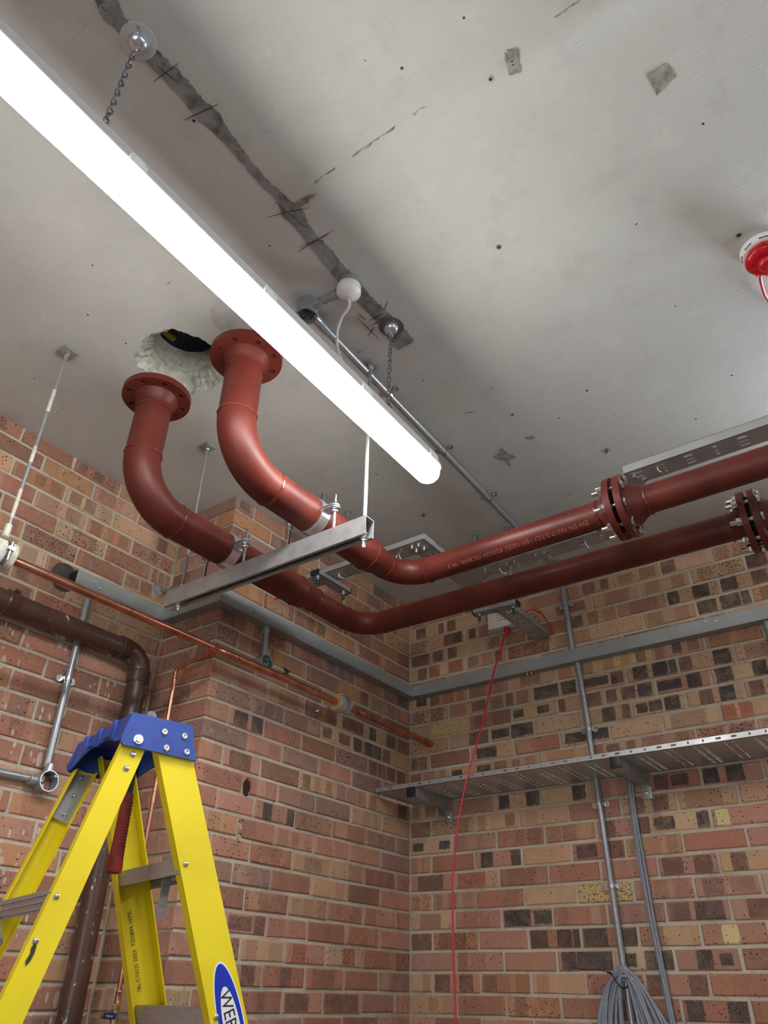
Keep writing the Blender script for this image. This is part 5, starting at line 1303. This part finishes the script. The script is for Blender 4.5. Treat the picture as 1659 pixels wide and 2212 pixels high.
mb = MB(); mb.tube(path, .0075, 16); mb.build('branch_pipe', M['copper'], t)
cring(t, (CX-.026, -1.404, CZ+.001), (1, 0, 0), .0105, .030, 'reducer'); cring(t, (CX-.052, -1.402, CZ), (1, 0, 0), .0085, .020, 'reducer')
cring(t, (CX-.092, -1.400, CZ-.002), (1, 0, 0), .0078, .016, 'coupling'); cring(t, (bx+.030, by-.001, CZ-.011), (1, 0, 0), .0078, .014, 'elbow_socket'); cring(t, (bx, by, CZ-.046), (0, 0, 1), .0078, .016, 'elbow_socket')
cring(t, (bx-.004, by, 1.545), (0, 0, 1), .0085, .032, 'socket')
v_ = thing('isolating_valve', 'small brass valve with dark blue lever on the copper drop behind the ladder', 'valve', (bx-.004, by, 1.46))
mb = MB(); mb.hexa((bx-.004, by, 1.512), (0, 0, 1), .018, .022); mb.lathe([(0, .010), (.03, .012), (.05, .010)], (bx-.004, by, 1.465), (0, 0, 1), 16); mb.build('valve_body', M['brass'], v_)
mb = MB(); mb.tube([(bx-.004, by, 1.468), (bx-.004, by, 1.0)], .0075, 14); mb.build('tail_pipe', M['copper'], v_)
mb = MB(); mb.cbox((bx-.030, by-.022, 1.490), (bx+.024, by-.014, 1.507), .002); lev = mb.build('lever', M['blue_v'], v_)
vs2, fs2 = text_geo('Brymec', .010, 'CENTER'); me = bpy.data.meshes.new('lever_print'); me.from_pydata([(bx+.002+a, by-.0223, 1.4955+b) for a, b in vs2], [], fs2); put(me, 'lever_print', lev, M['logo_white'], sharp=None)
mb = MB(); mb.lathe([(0, .007), (.012, .007)], (bx-.034, by-.014, 1.498), (0, -1, 0), 14); mb.build('lever_screw', M['brass'], v_)

def pipe_block(label, y, r, L_, mat, face):
    t = thing('pipe_support', label, 'pipe support', (CX, y, CZ-r))
    mb = MB(); zc = CZ+.003
    mb.lathe([(-L_/2, .0145), (-L_/2, r-.002), (-L_/2+.002, r), (L_/2-.002, r), (L_/2, r-.002), (L_/2, .0145)], (CX, y, zc), (0, 1, 0), 36); mb.build('insulation_block', [mat], t)
    if face:
        mb = MB(); mb.lathe([(-L_/2-.0012, .0146), (-L_/2-.0012, r-.002), (-L_/2+.0004, r-.002), (-L_/2+.0004, .0146)], (CX, y, zc), (0, 1, 0), 36, close=True); mb.build('foam_end', face, t)
    for dy in ((-.004, .012) if face else (.0,)):
        mb = MB(); mb.lathe([(dy-.006, r+.0002), (dy-.006, r+.0022), (dy+.006, r+.0022), (dy+.006, r+.0002)], (CX, y, zc), (0, 1, 0), 36, close=True)
        mb.build('clamp_band', M['zinc'], t)
    for s_ in (-1, 1):
        mb = MB()
        if face: mb.obox(V(CX, y+.004, zc+s_*(r+.007)), V(1, 0, 0), V(0, 1, 0), V(0, 0, 1), .004, .008, .008); mb.tube([(CX-.012, y+.004, zc+s_*(r+.009)), (CX+.014, y+.004, zc+s_*(r+.009))], .004, 8)
        else: mb.obox(V(CX+s_*(r+.008), y, zc), V(1, 0, 0), V(0, 1, 0), V(0, 0, 1), .009, .010, .005); mb.tube([(CX+s_*(r+.009), y, zc-.035), (CX+s_*(r+.009), y, zc+.022)], .0045, 8)
        mb.build('clamp_ear', M['zinc'], t)
    return t
b1 = pipe_block('cream insulated pipe support on the copper pipe with wall bracket', -.695, .036, .072, M['galv_tray'], M['foam'])
mb = MB(); mb.tube([(0.004, -.712, CZ-.01), (CX-.036, -.705, CZ-.006)], .005, 10); mb.build('wall_rod', M['zinc'], b1)
mb = MB(); mb.cbox((.0015, -.735, CZ-.030), (.005, -.689, CZ+.012), .001); mb.build('wall_plate', M['zinc'], b1)
b2 = pipe_block('paint-spattered white support block round the copper pipe at the left edge', -2.245, .042, .060, M['paintblock'], None)
t = rod_thing('paint-flecked threaded rod from ceiling plate down to the white support block', .150, -2.262, ZC-.004, CZ+.050, [], True, .0055, ps=.026)
mb = MB(); mb.lathe([(0, .010), (.040, .010)], (.150, -2.262, CZ+.042), (0, 0, 1), 12); mb.build('coupler', M['paintblock'], t)
for z0, z1 in ((3.10, 3.19), (2.90, 2.96), (2.70, 2.80)):
    mb = MB(); mb.tube([(.150, -2.262, z0), (.150, -2.262, z1)], .0061, 10); mb.build('paint_patch', M['paintblock'], t)

# ================================================================== brown soil pipe
BX = XR+.062; BZ = 2.655; BY = -1.434; BR = .0375
t = thing('soil_pipe', 'brown soil pipe along the left wall turning down behind the ladder', 'soil pipe', (BX, BY, 0))
mb = MB(); mb.tube([(BX, -3.2, BZ), (BX, BY-.075, BZ)], BR, 28); mb.build('level_pipe', M['brown'], t)
mb = MB(); mb.tube(arc_pts((BX, BY-.075, BZ-.075), PI/2, 0, .075, (0, 1, 0), (0, 0, 1), 14), BR*1.05, 28, cap=False); mb.build('bend', M['brown'], t)
mb = MB(); mb.tube([(BX, BY, BZ-.075), (BX, BY, 0)], BR, 28); mb.build('down_pipe', M['brown'], t)
for c, ax in (((BX, BY-.085, BZ), (0, 1, 0)), ((BX, BY, BZ-.095), (0, 0, -1)), ((BX, -1.985, BZ), (0, 1, 0))):
    mb = MB(); mb.lathe([(-.030, BR), (-.030, BR+.005), (-.024, BR+.007), (-.018, BR+.004), (.012, BR+.004), (.016, BR+.002), (.016, BR)], c, ax, 28); mb.build('socket_collar', M['brown'], t)
mb = MB(); mb.tube(spline([(BX, -1.985, BZ+BR+.004), (BX+.01, -1.985, BZ+BR+.012), (BX+.03, -1.985, BZ+.035)], 5), .006, 8); mb.build('bracket_lug', M['brown'], t)

# ================================================================== perforated shelf tray and its brackets
SHZ = 2.3255; SHD = .30; SHX0 = .019; SHL = 2.6; SHH = .0215
def heavy_cols(Ln, W):
    out = []; cw = .026; i = 0; u = 0
    n = int(Ln/cw)
    for i in range(n):
        c = (i+.5)*cw; k = i % 8; sl_ = []
        if k in (1, 2): sl_ = [slot(c, W*(.09+.0965*q), .0065, .016) for q in range(9)]
        elif k in (5, 6): sl_ = [slot(c, W*(.08+.076*q), .016, .0065) for q in range(12)]
        out.append((i*cw, (i+1)*cw if i < n-1 else Ln, sl_))
    return out
def heavy_flange(Ln, H):
    out = []; cw = .052; n = int(Ln/cw)
    for i in range(n):
        c = (i+.5)*cw; k = i % 4
        out.append((i*cw, (i+1)*cw if i < n-1 else Ln, [slot(c, H*.52, .020, .0075) if k < 2 else slot(c, H*.52, .0065, .011)]))
    return out
t = thing('cable_tray_shelf', 'wide perforated steel cable tray standing out from the back wall on brackets', 'cable tray', (1.0, -.15, SHZ))
tray('tray', '', lambda u, v, h: V(SHX0+u, -SHD+v, SHZ+h), SHL, SHD-.004, SHH, M['galv_tray'], heavy_cols(SHL, SHD-.004), t, flange_slots=heavy_flange)
def bracket(label, x):
    t = thing('cantilever_bracket', label, 'bracket', (x, -.15, SHZ-.045), 'cantilever brackets under the shelf tray')
    z1 = SHZ-.0005; z0 = z1-.041; hw = .0205
    mb = MB(); mb.prism([(x-hw, z0), (x-hw, z1), (x-hw+.0025, z1), (x-hw+.0025, z0+.0025), (x+hw-.0025, z0+.0025), (x+hw-.0025, z1), (x+hw, z1), (x+hw, z0)], (0, -.305, 0), (1, 0, 0), (0, 0, 1), (0, .300, 0)); mb.build('arm', M['galv'], t, sharp=25)
    mb = MB(); mb.cbox((x-hw-.001, -.311, z0-.001), (x+hw+.001, -.303, z1+.0005), .0015); mb.build('end_cap', M['black'], t)
    mb = MB(); mb.cbox((x-.021, -.006, z0-.055), (x+.021, -.0005, z1), .001); mb.build('back_plate', M['galv'], t)
    for s_ in (-1, 1):
        mb = MB(); mb.add([(x+s_*hw, -.006, z0), (x+s_*hw, -.10, z0), (x+s_*hw, -.006, z0-.012)], [(0, 1, 2)]); mb.build('web', M['galv'], t, sharp=None)
    mb = MB(); mb.lathe([(0, .013), (.002, .013)], (x, -.006, z0-.032), (0, -1, 0), 18); mb.build('washer', M['zinc'], t)
    mb = MB(); mb.lathe([(0, .0065), (.006, .006), (.008, .003), (.008, 0)], (x, -.008, z0-.032), (0, -1, 0), 12); mb.build('bolt', M['zinc'], t)
bracket('galvanised cantilever bracket holding the corner end of the shelf tray', .214)
bracket('galvanised cantilever bracket below the shelf tray near the long conduit', 1.128)

# ================================================================== white box and cables on the back wall
t = thing('junction_box', 'white plastic box high on the back wall below the tray', 'junction box', (.585, 0, 3.06))
mb = MB(); mb.cbox((.505, -.062, 3.078), (.665, -.002, 3.178), .004); mb.build('enclosure', M['white_pl'], t)
for i, w in enumerate((.05, .062, .04, .055)):
    mb = MB(); mb.box((.555, -.0628, 3.155-.014*i), (.555+w, -.0622, 3.157-.014*i)); mb.build('print_line', M['ink'], t)
mb = MB(); mb.hexa((.594, -.036, 3.078), (0, 0, -1), .016, .026); mb.lathe([(.014, .011), (.034, .009), (.038, .006)], (.594, -.036, 3.078), (0, 0, -1), 16); o = mb.build('cable_gland', M['red_pl'], t); o['label'] = 'red cable gland'
mb = MB(); mb.hexa((.665, -.036, 3.13), (1, 0, 0), .016, .024); mb.lathe([(.014, .011), (.030, .009)], (.665, -.036, 3.13), (1, 0, 0), 16); mb.build('cable_gland', M['red_pl'], t)
mb = MB(); mb.tube(spline([(.594, -.036, 3.045), (.591, -.06, 3.025), (.581, -.10, 2.93), (.574, -.16, 2.82), (.554, -.22, 2.635), (.532, -.28, 2.463), (.509, -.322, 2.341), (.480, -.326, 2.244), (.453, -.33, 2.132), (.428, -.33, 1.981), (.419, -.33, 1.806), (.420, -.33, 1.484), (.425, -.33, 1.1), (.43, -.30, .8)], 10), .0040, 10)
tag(mb.build('hanging_cable', M['red_cable'], None), 'thin red cable hanging from the white box past the shelf tray', 'cable')
mb = MB(); mb.tube(spline([(.695, -.036, 3.13), (.74, -.036, 3.135), (.785, -.034, 3.10), (.815, -.033, 3.03), (.822, -.033, 2.985)], 8), .0036, 8)
tag(mb.build('alarm_cable', M['red_cable'], None), 'short red cable curving from the side of the white box', 'cable')
# three grey cables dropping from the shelf
t = thing('cable_bundle', 'bundle of grey cables dropping straight from the shelf tray beside the bracket', 'cables', (1.085, -.02, 1.0))
for k, (dx, dy) in enumerate(((-.0075, 0), (.0, -.0075), (.0075, 0))):
    mb = MB(); w = lambda z: .0025*math.sin(z*9+k)
    mb.tube(spline([(1.080+dx, -.016+dy, 2.335), (1.0735+dx, -.018+dy, 2.28), (1.0675+dx+w(2.2), -.018+dy, 2.19), (1.069+dx+w(2), -.018+dy, 2.02), (1.078+dx+w(1.8), -.020+dy, 1.80), (1.088+dx+w(1.6), -.022+dy, 1.58), (1.094+dx, -.024+dy, 1.42), (1.098+dx, -.026+dy, 1.1), (1.1+dx, -.026+dy, .6)], 8), .0052, 10)
    mb.build('cable', M['grey_cable'], t)
# coil hung on the conduit
random.seed(11)
t = thing('cable_coil', 'coil of grey cable hung on the long conduit with a black tie', 'cable coil', (.95, -.06, 1.25))
for k in range(13):
    f = k/12; wl_ = .030+.095*f+random.uniform(-.012, .012); wr_ = .025+.095*((k*5) % 13)/12+random.uniform(-.012, .012); dz = random.uniform(-.012, .010)-.010*(k % 3); y = -.045-.030*random.random(); zb = 1.16+random.uniform(-.06, .06); cx = .962
    mb = MB()
    mb.tube(spline([(cx-wl_*.75, y, zb+.05), (cx-wl_*1.05, y, 1.34+.05*random.random()), (cx-wl_*1.0, y-.006, 1.48), (cx-wl_*.72, y-.010, 1.582+dz), (cx-wl_*.30, y-.016, 1.642+dz), (cx+.008, y-.020, 1.658+dz), (cx+wr_*.42, y-.016, 1.635+dz), (cx+wr_*.82, y-.010, 1.565+dz), (cx+wr_*1.15, y-.004, 1.46), (cx+wr_*1.3, y, 1.34), (cx+wr_*1.0, y, 1.22), (cx+wr_*.3, y, zb), (cx-wl_*.3, y, zb), (cx-wl_*.75, y, zb+.05)], 7), .0056, 8, cap=False)
    mb.build('strand', M['grey_cable'], t)
mb = MB(); mb.tube(spline([(.905, -.045, 1.640), (.925, -.094, 1.646), (.943, -.098, 1.618), (.962, -.090, 1.600), (.965, -.03, 1.615), (.935, -.010, 1.650), (.905, -.045, 1.640)], 8), .0024, 7); mb.tube(spline([(.915, -.090, 1.648), (.88, -.10, 1.655), (.83, -.105, 1.656), (.79, -.105, 1.662)], 5), .0018, 6); mb.lathe([(0, .006), (.008, .006)], (.915, -.09, 1.643), (0, 0, 1), 8)
mb.build('cable_tie', M['black'], t)

# ================================================================== yellow stepladder
LA = V(.6611, -2.0862, 2.0894); LTH = math.radians(75.0)
LU = V(math.cos(LTH), math.sin(LTH), 0); LW = V(-math.sin(LTH), math.cos(LTH), 0)
def LP(u, w, z): return LA + LU*u + LW*w + V(0, 0, z)
lad = thing('step_ladder', 'yellow fibreglass stepladder with blue plastic top in front of the pier', 'ladder', (LA.x-.05, LA.y+.03, 0))
CW = .333; CD = .147; CH = .078
SF, SR, SW = .389, -.277, .060
mats_cap = M['blue']
# blue top cap: plate, two side cheeks, ribbed rear skirt with arched edge, front skirt
mb = MB(); mb.plate([rect(0, 0, CD, CW)] , lambda u, w, q: LP(u, w, q), -.006, 0); cap = mb.build('top_cap', mats_cap, lad, sharp=30)
cheek = [(-.001, 0), (CD+.001, 0), (CD+.010, -.04), (CD+.022, -CH), (-.008, -CH+.004), (-.014, -CH+.010), (-.016, -CH+.020), (-.006, -.02)]
for w0, w1 in ((-.003, .004), (CW-.004, CW+.003)):
    mb = MB(); mb.prism(cheek, LP(0, w0, 0), LU, V(0, 0, 1), LW*(w1-w0)); mb.build('cap_cheek', mats_cap, lad, sharp=25)
def skirt(u_top, u_bot, edge, name):
    n = 40; mb = MB(); A_ = []; B_ = []
    for i in range(n+1):
        w = CW*i/n; h = edge(i/n)
        for tt in (0, .004):
            A_.append(LP(u_top+tt, w, 0)); A_.append(LP(u_top+(u_bot-u_top)*h/CH+tt, w, -h))
    mb.v = A_; k = 4
    for i in range(n):
        a = i*4; b = (i+1)*4
        mb.f += [(a, b, b+1, a+1), (a+2, a+3, b+3, b+2), (a+1, b+1, b+3, a+3), (a, a+2, b+2, b)]
    mb.mi = [0]*len(mb.f); return mb.build(name, mats_cap, lad, sharp=30)
skirt(0, -.014, lambda f: .058-.020*math.exp(-((f-.5)/.30)**4) + .012*math.exp(-((f-.95)/.08)**2), 'rear_skirt')
skirt(CD-.004, CD+.012, lambda f: .066-.010*math.sin(PI*f), 'front_skirt')
for w in (.075, .085, .165, .175, .25, .258):
    mb = MB(); mb.obox(LP(-.007, w, -.022), LU, LW, V(0, 0, 1), .0035, .0022, .021); mb.build('cap_rib', mats_cap, lad, sharp=30)
mb = MB(); mb.obox(LP(-.008, .21, -.034), LU, LW, V(0, 0, 1), .006, .014, .003); mb.obox(LP(-.006, .11, -.034), LU, LW, V(0, 0, 1), .007, .020, .003); mb.build('tool_slot_lip', mats_cap, lad, sharp=30)
for (u, z, r, big) in ((.0238, -.057, .0118, 1), (.0815, -.0285, .0078, 0), (.1315, -.0285, .0078, 0), (.0925, -.063, .0078, 0), (.143, -.063, .0078, 0)):
    for w0, sg in ((-.003, -1), (CW+.003, 1)):
        mb = MB(); mb.lathe([(0, r), (.0015, r), (.003, r*.85)] + ([(.003, r*.62), (.006, r*.55), (.006, 0)] if big else [(.0035, r*.5), (.0025, r*.2), (.0025, 0)]), LP(u, w0, z), LW*sg, 20); mb.build('rivet', M['zinc'], lad)

def rail(name, U0, su, W0, sw, hw, fl, inward, z_top, z_bot, mat=M['yellow'], lean_top=0):
    """C section: web at W0 (outer face), flanges pointing 'inward' (+1/-1 along LW)"""
    th = .0035
    prof = [(-hw, 0), (hw, 0), (hw, fl*inward), (hw-th, fl*inward), (hw-th, th*inward), (-hw+th, th*inward), (-hw+th, fl*inward), (-hw, fl*inward)]
    mb = MB(); A_ = []
    for z in (z_top, z_bot):
        d = -(z+CH)
        A_ += [LP(U0+su*d+a, W0+sw*d+b, z) for a, b in prof]
    n = len(prof); tris = tessellate_polygon([[Vector((a, b, 0)) for a, b in prof]])
    mb.add(A_, [(i, (i+1) % n, n+(i+1) % n, n+i) for i in range(n)] + [tuple(q) for q in tris] + [tuple(n+i for i in reversed(q)) for q in tris])
    return mb.build(name, mat, lad, sharp=25)
ZB = -LA.z + .012
rf = rail('front_rail', .1225, SF, .006, -SW, .0435, .028, 1, -.030, ZB)
rail('front_rail', .1135, SF, CW-.006, SW, .0440, .028, -1, -.030, ZB)
rail('rear_rail', .0193, SR, .008, -SW, .0275, .022, 1, -.062, ZB)
rail('rear_rail', .0229, SR, CW-.008, SW, .0275, .022, -1, -.070, ZB)
for (U0, su, W0, sw) in ((.1225, SF, .006, -SW), (.1135, SF, CW-.006, SW), (.0193, SR, .008, -SW), (.0229, SR, CW-.008, SW)):
    d = -(ZB+CH); mb = MB(); mb.obox(LP(U0+su*d, W0+sw*d-math.copysign(.010, W0-.1), ZB+.008), LU, LW, V(0, 0, 1), .048 if su > 0 else .032, .020, .020); mb.build('foot', M['black'], lad)
def fr(d, side): return (.1225+SF*d, (.006-SW*d) if side == 0 else (CW-.006+SW*d))
def rr_(d, side): return (.0193+SR*d, (.008-SW*d) if side == 0 else (CW-.008+SW*d))
# aluminium treads and rear braces
k = 0
for i in range(7):
    z = -.300-.275*i; d = -z-CH
    if LA.z+z < .12: break
    (u0, w0), (u1, w1) = fr(d, 0), fr(d, 1); um = (u0+u1)/2; mb = MB(); wa, wb_ = w0+.004, w1-.004
    mb.obox(LP(um, (wa+wb_)/2, z+.016), LU, LW, V(0, 0, 1), .040, (wb_-wa)/2, .0015)
    mb.obox(LP(um+.039, (wa+wb_)/2, z), LU, LW, V(0, 0, 1), .0015, (wb_-wa)/2, .016); mb.obox(LP(um-.039, (wa+wb_)/2, z), LU, LW, V(0, 0, 1), .0015, (wb_-wa)/2, .016)
    for q in range(9): mb.obox(LP(um-.036+.009*q, (wa+wb_)/2, z+.018), LU, LW, V(0, 0, 1), .0012, (wb_-wa)/2, .001)
    mb.build('tread', M['alu'], lad, sharp=30)
    for side, (uu, ww), sg in ((0, (u0, w0), -1), (1, (u1, w1), 1)):
        for du in (-.030,):
            mb = MB(); mb.lathe([(0, .006), (.002, .0055), (.003, .003), (.003, 0)], LP(uu+du, ww, z+.004), LW*sg, 14); mb.build('rivet', M['zinc'], lad)
    if i == 0:   # spreader arms folded down from the first tread
        mb = MB(); mb.obox(LP(um-.020, .10, z-.040), LU, LW, V(0, 0, 1), .010, .0015, .052); mb.obox(LP(um+.006, .055, z-.012), LU, LW, V(0, 0, 1), .03, .012, .010); mb.build('brace', M['alu'], lad, sharp=30)
for i in range(5):
    z = -.385-.33*i; d = -z-CH
    if LA.z+z < .15: break
    (u0, w0), (u1, w1) = rr_(d, 0), rr_(d, 1); mb = MB(); wa, wb_ = w0+.006, w1-.006; um = (u0+u1)/2
    mb.obox(LP(um-.020, (wa+wb_)/2, z), (LU*math.cos(.27)-V(0, 0, 1)*math.sin(.27)*-1).normalized(), LW, V(0, 0, 1), .0015, (wb_-wa)/2, .019)
    for dz in (-.012, .0, .012): mb.obox(LP(um-.0225-.003*dz, (wa+wb_)/2, z+dz), LU, LW, V(0, 0, 1), .002, (wb_-wa)/2, .0018)
    mb.obox(LP(um-.006, (wa+wb_)/2, z+.019), LU, LW, V(0, 0, 1), .014, (wb_-wa)/2, .0012)
    mb.build('rear_bar', M['alu'], lad, sharp=30)
    for side, (uu, ww), sg in ((0, (u0, w0), -1), (1, (u1, w1), 1)):
        for dz in (.006, -.070):
            dd = -(z+dz)-CH; u2, w2 = rr_(dd, side); mb = MB(); mb.lathe([(0, .0062), (.002, .0055), (.003, .003), (.003, 0)], LP(u2-.016, w2, z+dz), LW*sg, 14); mb.build('rivet', M['zinc'], lad)
    if i == 0:
        (u0, w0) = rr_(d+.05, 1); mb = MB(); mb.tube([LP(u0-.012, w0-.02, z-.015), LP(u0-.02, w0-.12, z-.065)], .009, 8); mb.build('brace', M['alu'], lad)
# steel gussets inside the far rails, rivets on the near rear rail
ct, st2 = 1/math.sqrt(1+SR*SR), SR/math.sqrt(1+SR*SR)
dn = (LU*SR - V(0, 0, 1)).normalized(); dn2 = dn.cross(LW).normalized()
mb = MB(); d = .05; mb.obox(LP(.0229+SR*d, CW-.0135+SW*d, -CH-d), dn2, LW, dn, .0225, .0012, .062); gus = mb.build('gusset_plate', M['galv_tray'], lad)
for q in (-.045, 0, .045):
    mb = MB(); mb.lathe([(0, .005), (.003, .004), (.004, 0)], LP(.0229+SR*(d+q), CW-.015+SW*d, -CH-d-q), -LW, 12); mb.build('rivet', M['zinc'], lad)
mb = MB(); mb.obox(LP(.1135+SF*.02, CW-.0115, -CH-.02), LU, LW, V(0, 0, 1), .034, .0012, .035); mb.build('gusset_plate', M['galv_tray'], lad)
mb = MB(); mb.lathe([(0, .005), (.003, .004), (.004, 0)], LP(.105, CW-.013, -CH-.012), -LW, 12); mb.build('rivet', M['zinc'], lad)
for q in (.012, .044):
    mb = MB(); mb.lathe([(0, .0072), (.002, .0065), (.0035, .003), (.0035, 0)], LP(.0214-.277*(q-.01), .008-SW*q, -CH-q+.002), -LW, 16); mb.build('rivet', M['zinc'], lad)
# printed serial on the inside of the far front rail
vs2, fs2 = text_geo('18s C101D 2023  TDS894-107%', .0135, 'LEFT'); P_ = []
dr = (LU*SF + LW*SW - V(0, 0, 1)).normalized(); wn = (LW - dr*LW.dot(dr)).normalized(); dx = dr.cross(wn).normalized()
if dx.dot(LU) < 0: dx = -dx
d0 = .530-CH; org = LP(.1135+SF*d0-.006, CW-.006+SW*d0-.0042, -CH-d0)
P_ = [org - dr*a - dx*b - LW*.0006 for a, b in vs2]
me = bpy.data.meshes.new('serial_print'); me.from_pydata([tuple(v) for v in P_], [], fs2); put(me, 'serial_print', lad, M['ink'], sharp=None)
# oval badge on the near front rail
dr = (LU*SF - LW*SW - V(0, 0, 1)).normalized(); wn = -(LW - dr*LW.dot(dr)).normalized(); dx = dr.cross(wn).normalized()
if dx.dot(LU) < 0: dx = -dx
d0 = .478-CH+.100; org = LP(.1225+SF*d0+.004, .006-SW*d0, -CH-d0)
def oval(name, a, b, off, mat, sh=0):
    me = bpy.data.meshes.new(name); n = 48; pts = [org+dr*sh+wn*off] + [org + dr*(sh+a*math.cos(2*PI*i/n)) + dx*(b*math.sin(2*PI*i/n)) + wn*off for i in range(n)]
    pts = pts + [p - wn*(off-.0001) for p in pts]
    me.from_pydata([tuple(p) for p in pts], [], [(0, 1+i, 1+(i+1) % n) for i in range(n)] + [(1+i, n+2+i, n+2+(i+1) % n, 1+(i+1) % n) for i in range(n)])
    return put(me, name, lad, mat, sharp=None)
bd = oval('badge_rim', .112, .0300, .0006, M['logo_white']); oval('badge_ring', .107, .0272, .0009, M['logo_blue']); oval('badge_face', .074, .0185, .0012, M['logo_white'], .010)
vs2, fs2 = text_geo('WERNER', .036, 'CENTER'); me = bpy.data.meshes.new('badge_lettering')
me.from_pydata([tuple(org + dr*(.010+a*.92) + dx*(b-.0125) + wn*.0015) for a, b in vs2], [], fs2); put(me, 'badge_lettering', lad, M['logo_black'], sharp=None)
# black scuff on the near rear rail
mb = MB(); d = .475-CH
pts = [(-.004, -.018), (.002, -.012), (.004, 0), (.003, .012), (-.001, .02), (-.005, .012), (-.003, 0), (-.006, -.008)]
mb.plate([pts], lambda u, v, q: LP(.0193+SR*(d+v)-.012+u, .0075-SW*(d+v)-q, -CH-d-v), .0, .0008); mb.build('scuff', M['ink'], lad)

# hammer hung through the ladder top
HU, HW = .066, .105
t = thing('hammer', 'hammer with red rubber grip hanging head-up through the ladder top', 'hammer', LP(HU, HW, -.314))
mb = MB(); secs = [(-.150, .0118, .0085), (-.165, .0128, .0095), (-.20, .0132, .0100), (-.25, .0142, .0105), (-.29, .0158, .0115), (-.305, .0175, .0120), (-.313, .0165, .011), (-.316, .011, .007)]
n = 20; 
for z, a, b in secs:
    for i in range(n): th = 2*PI*i/n; mb.v.append(LP(HU+a*math.copysign(abs(math.cos(th))**.7, math.cos(th))-.02*(z+.15)*0, HW+b*math.copysign(abs(math.sin(th))**.7, math.sin(th)), z))
m = len(secs); mb.f = [(i*n+k, i*n+(k+1) % n, (i+1)*n+(k+1) % n, (i+1)*n+k) for i in range(m-1) for k in range(n)] + [tuple(range(n)), tuple((m-1)*n+k for k in reversed(range(n)))]; mb.mi = [0]*len(mb.f)
gr = mb.build('grip', M['grip'], t)
mb = MB()
for i in range(18):
    z = -.170-.0065*i; hb = .0100+.0014*(-z-.17)/.12
    for j in range(5):
        u = -.0065+.0036*j; mb.lathe([(hb-.0016, .0010), (hb+.0007, .0010)], LP(HU+u+.003, HW, z), -LW, 6)
o = mb.build('grip_dimples', M['black'], gr); o['kind'] = 'stuff'
mb = MB(); mb.tube([LP(HU, HW, -.152), LP(HU, HW, -.06), LP(HU, HW, .02)], [.0085, .0072, .0080], 14); mb.build('shaft', M['black'], t)
mb = MB(); hc = LP(HU, HW, .018)
mb.lathe([(-.052, .0125), (-.048, .0135), (-.036, .0135), (-.030, .010), (-.012, .0105), (.012, .0105), (.022, .008)], hc, LW, 20)
for s_ in (-1, 1): mb.tube([hc+LW*.018+LU*.005*s_, hc+LW*.042+LU*.007*s_-V(0, 0, .004), hc+LW*.062+LU*.009*s_-V(0, 0, .016)], [.007, .005, .002], 8)
mb.build('head', M['chain'], t)
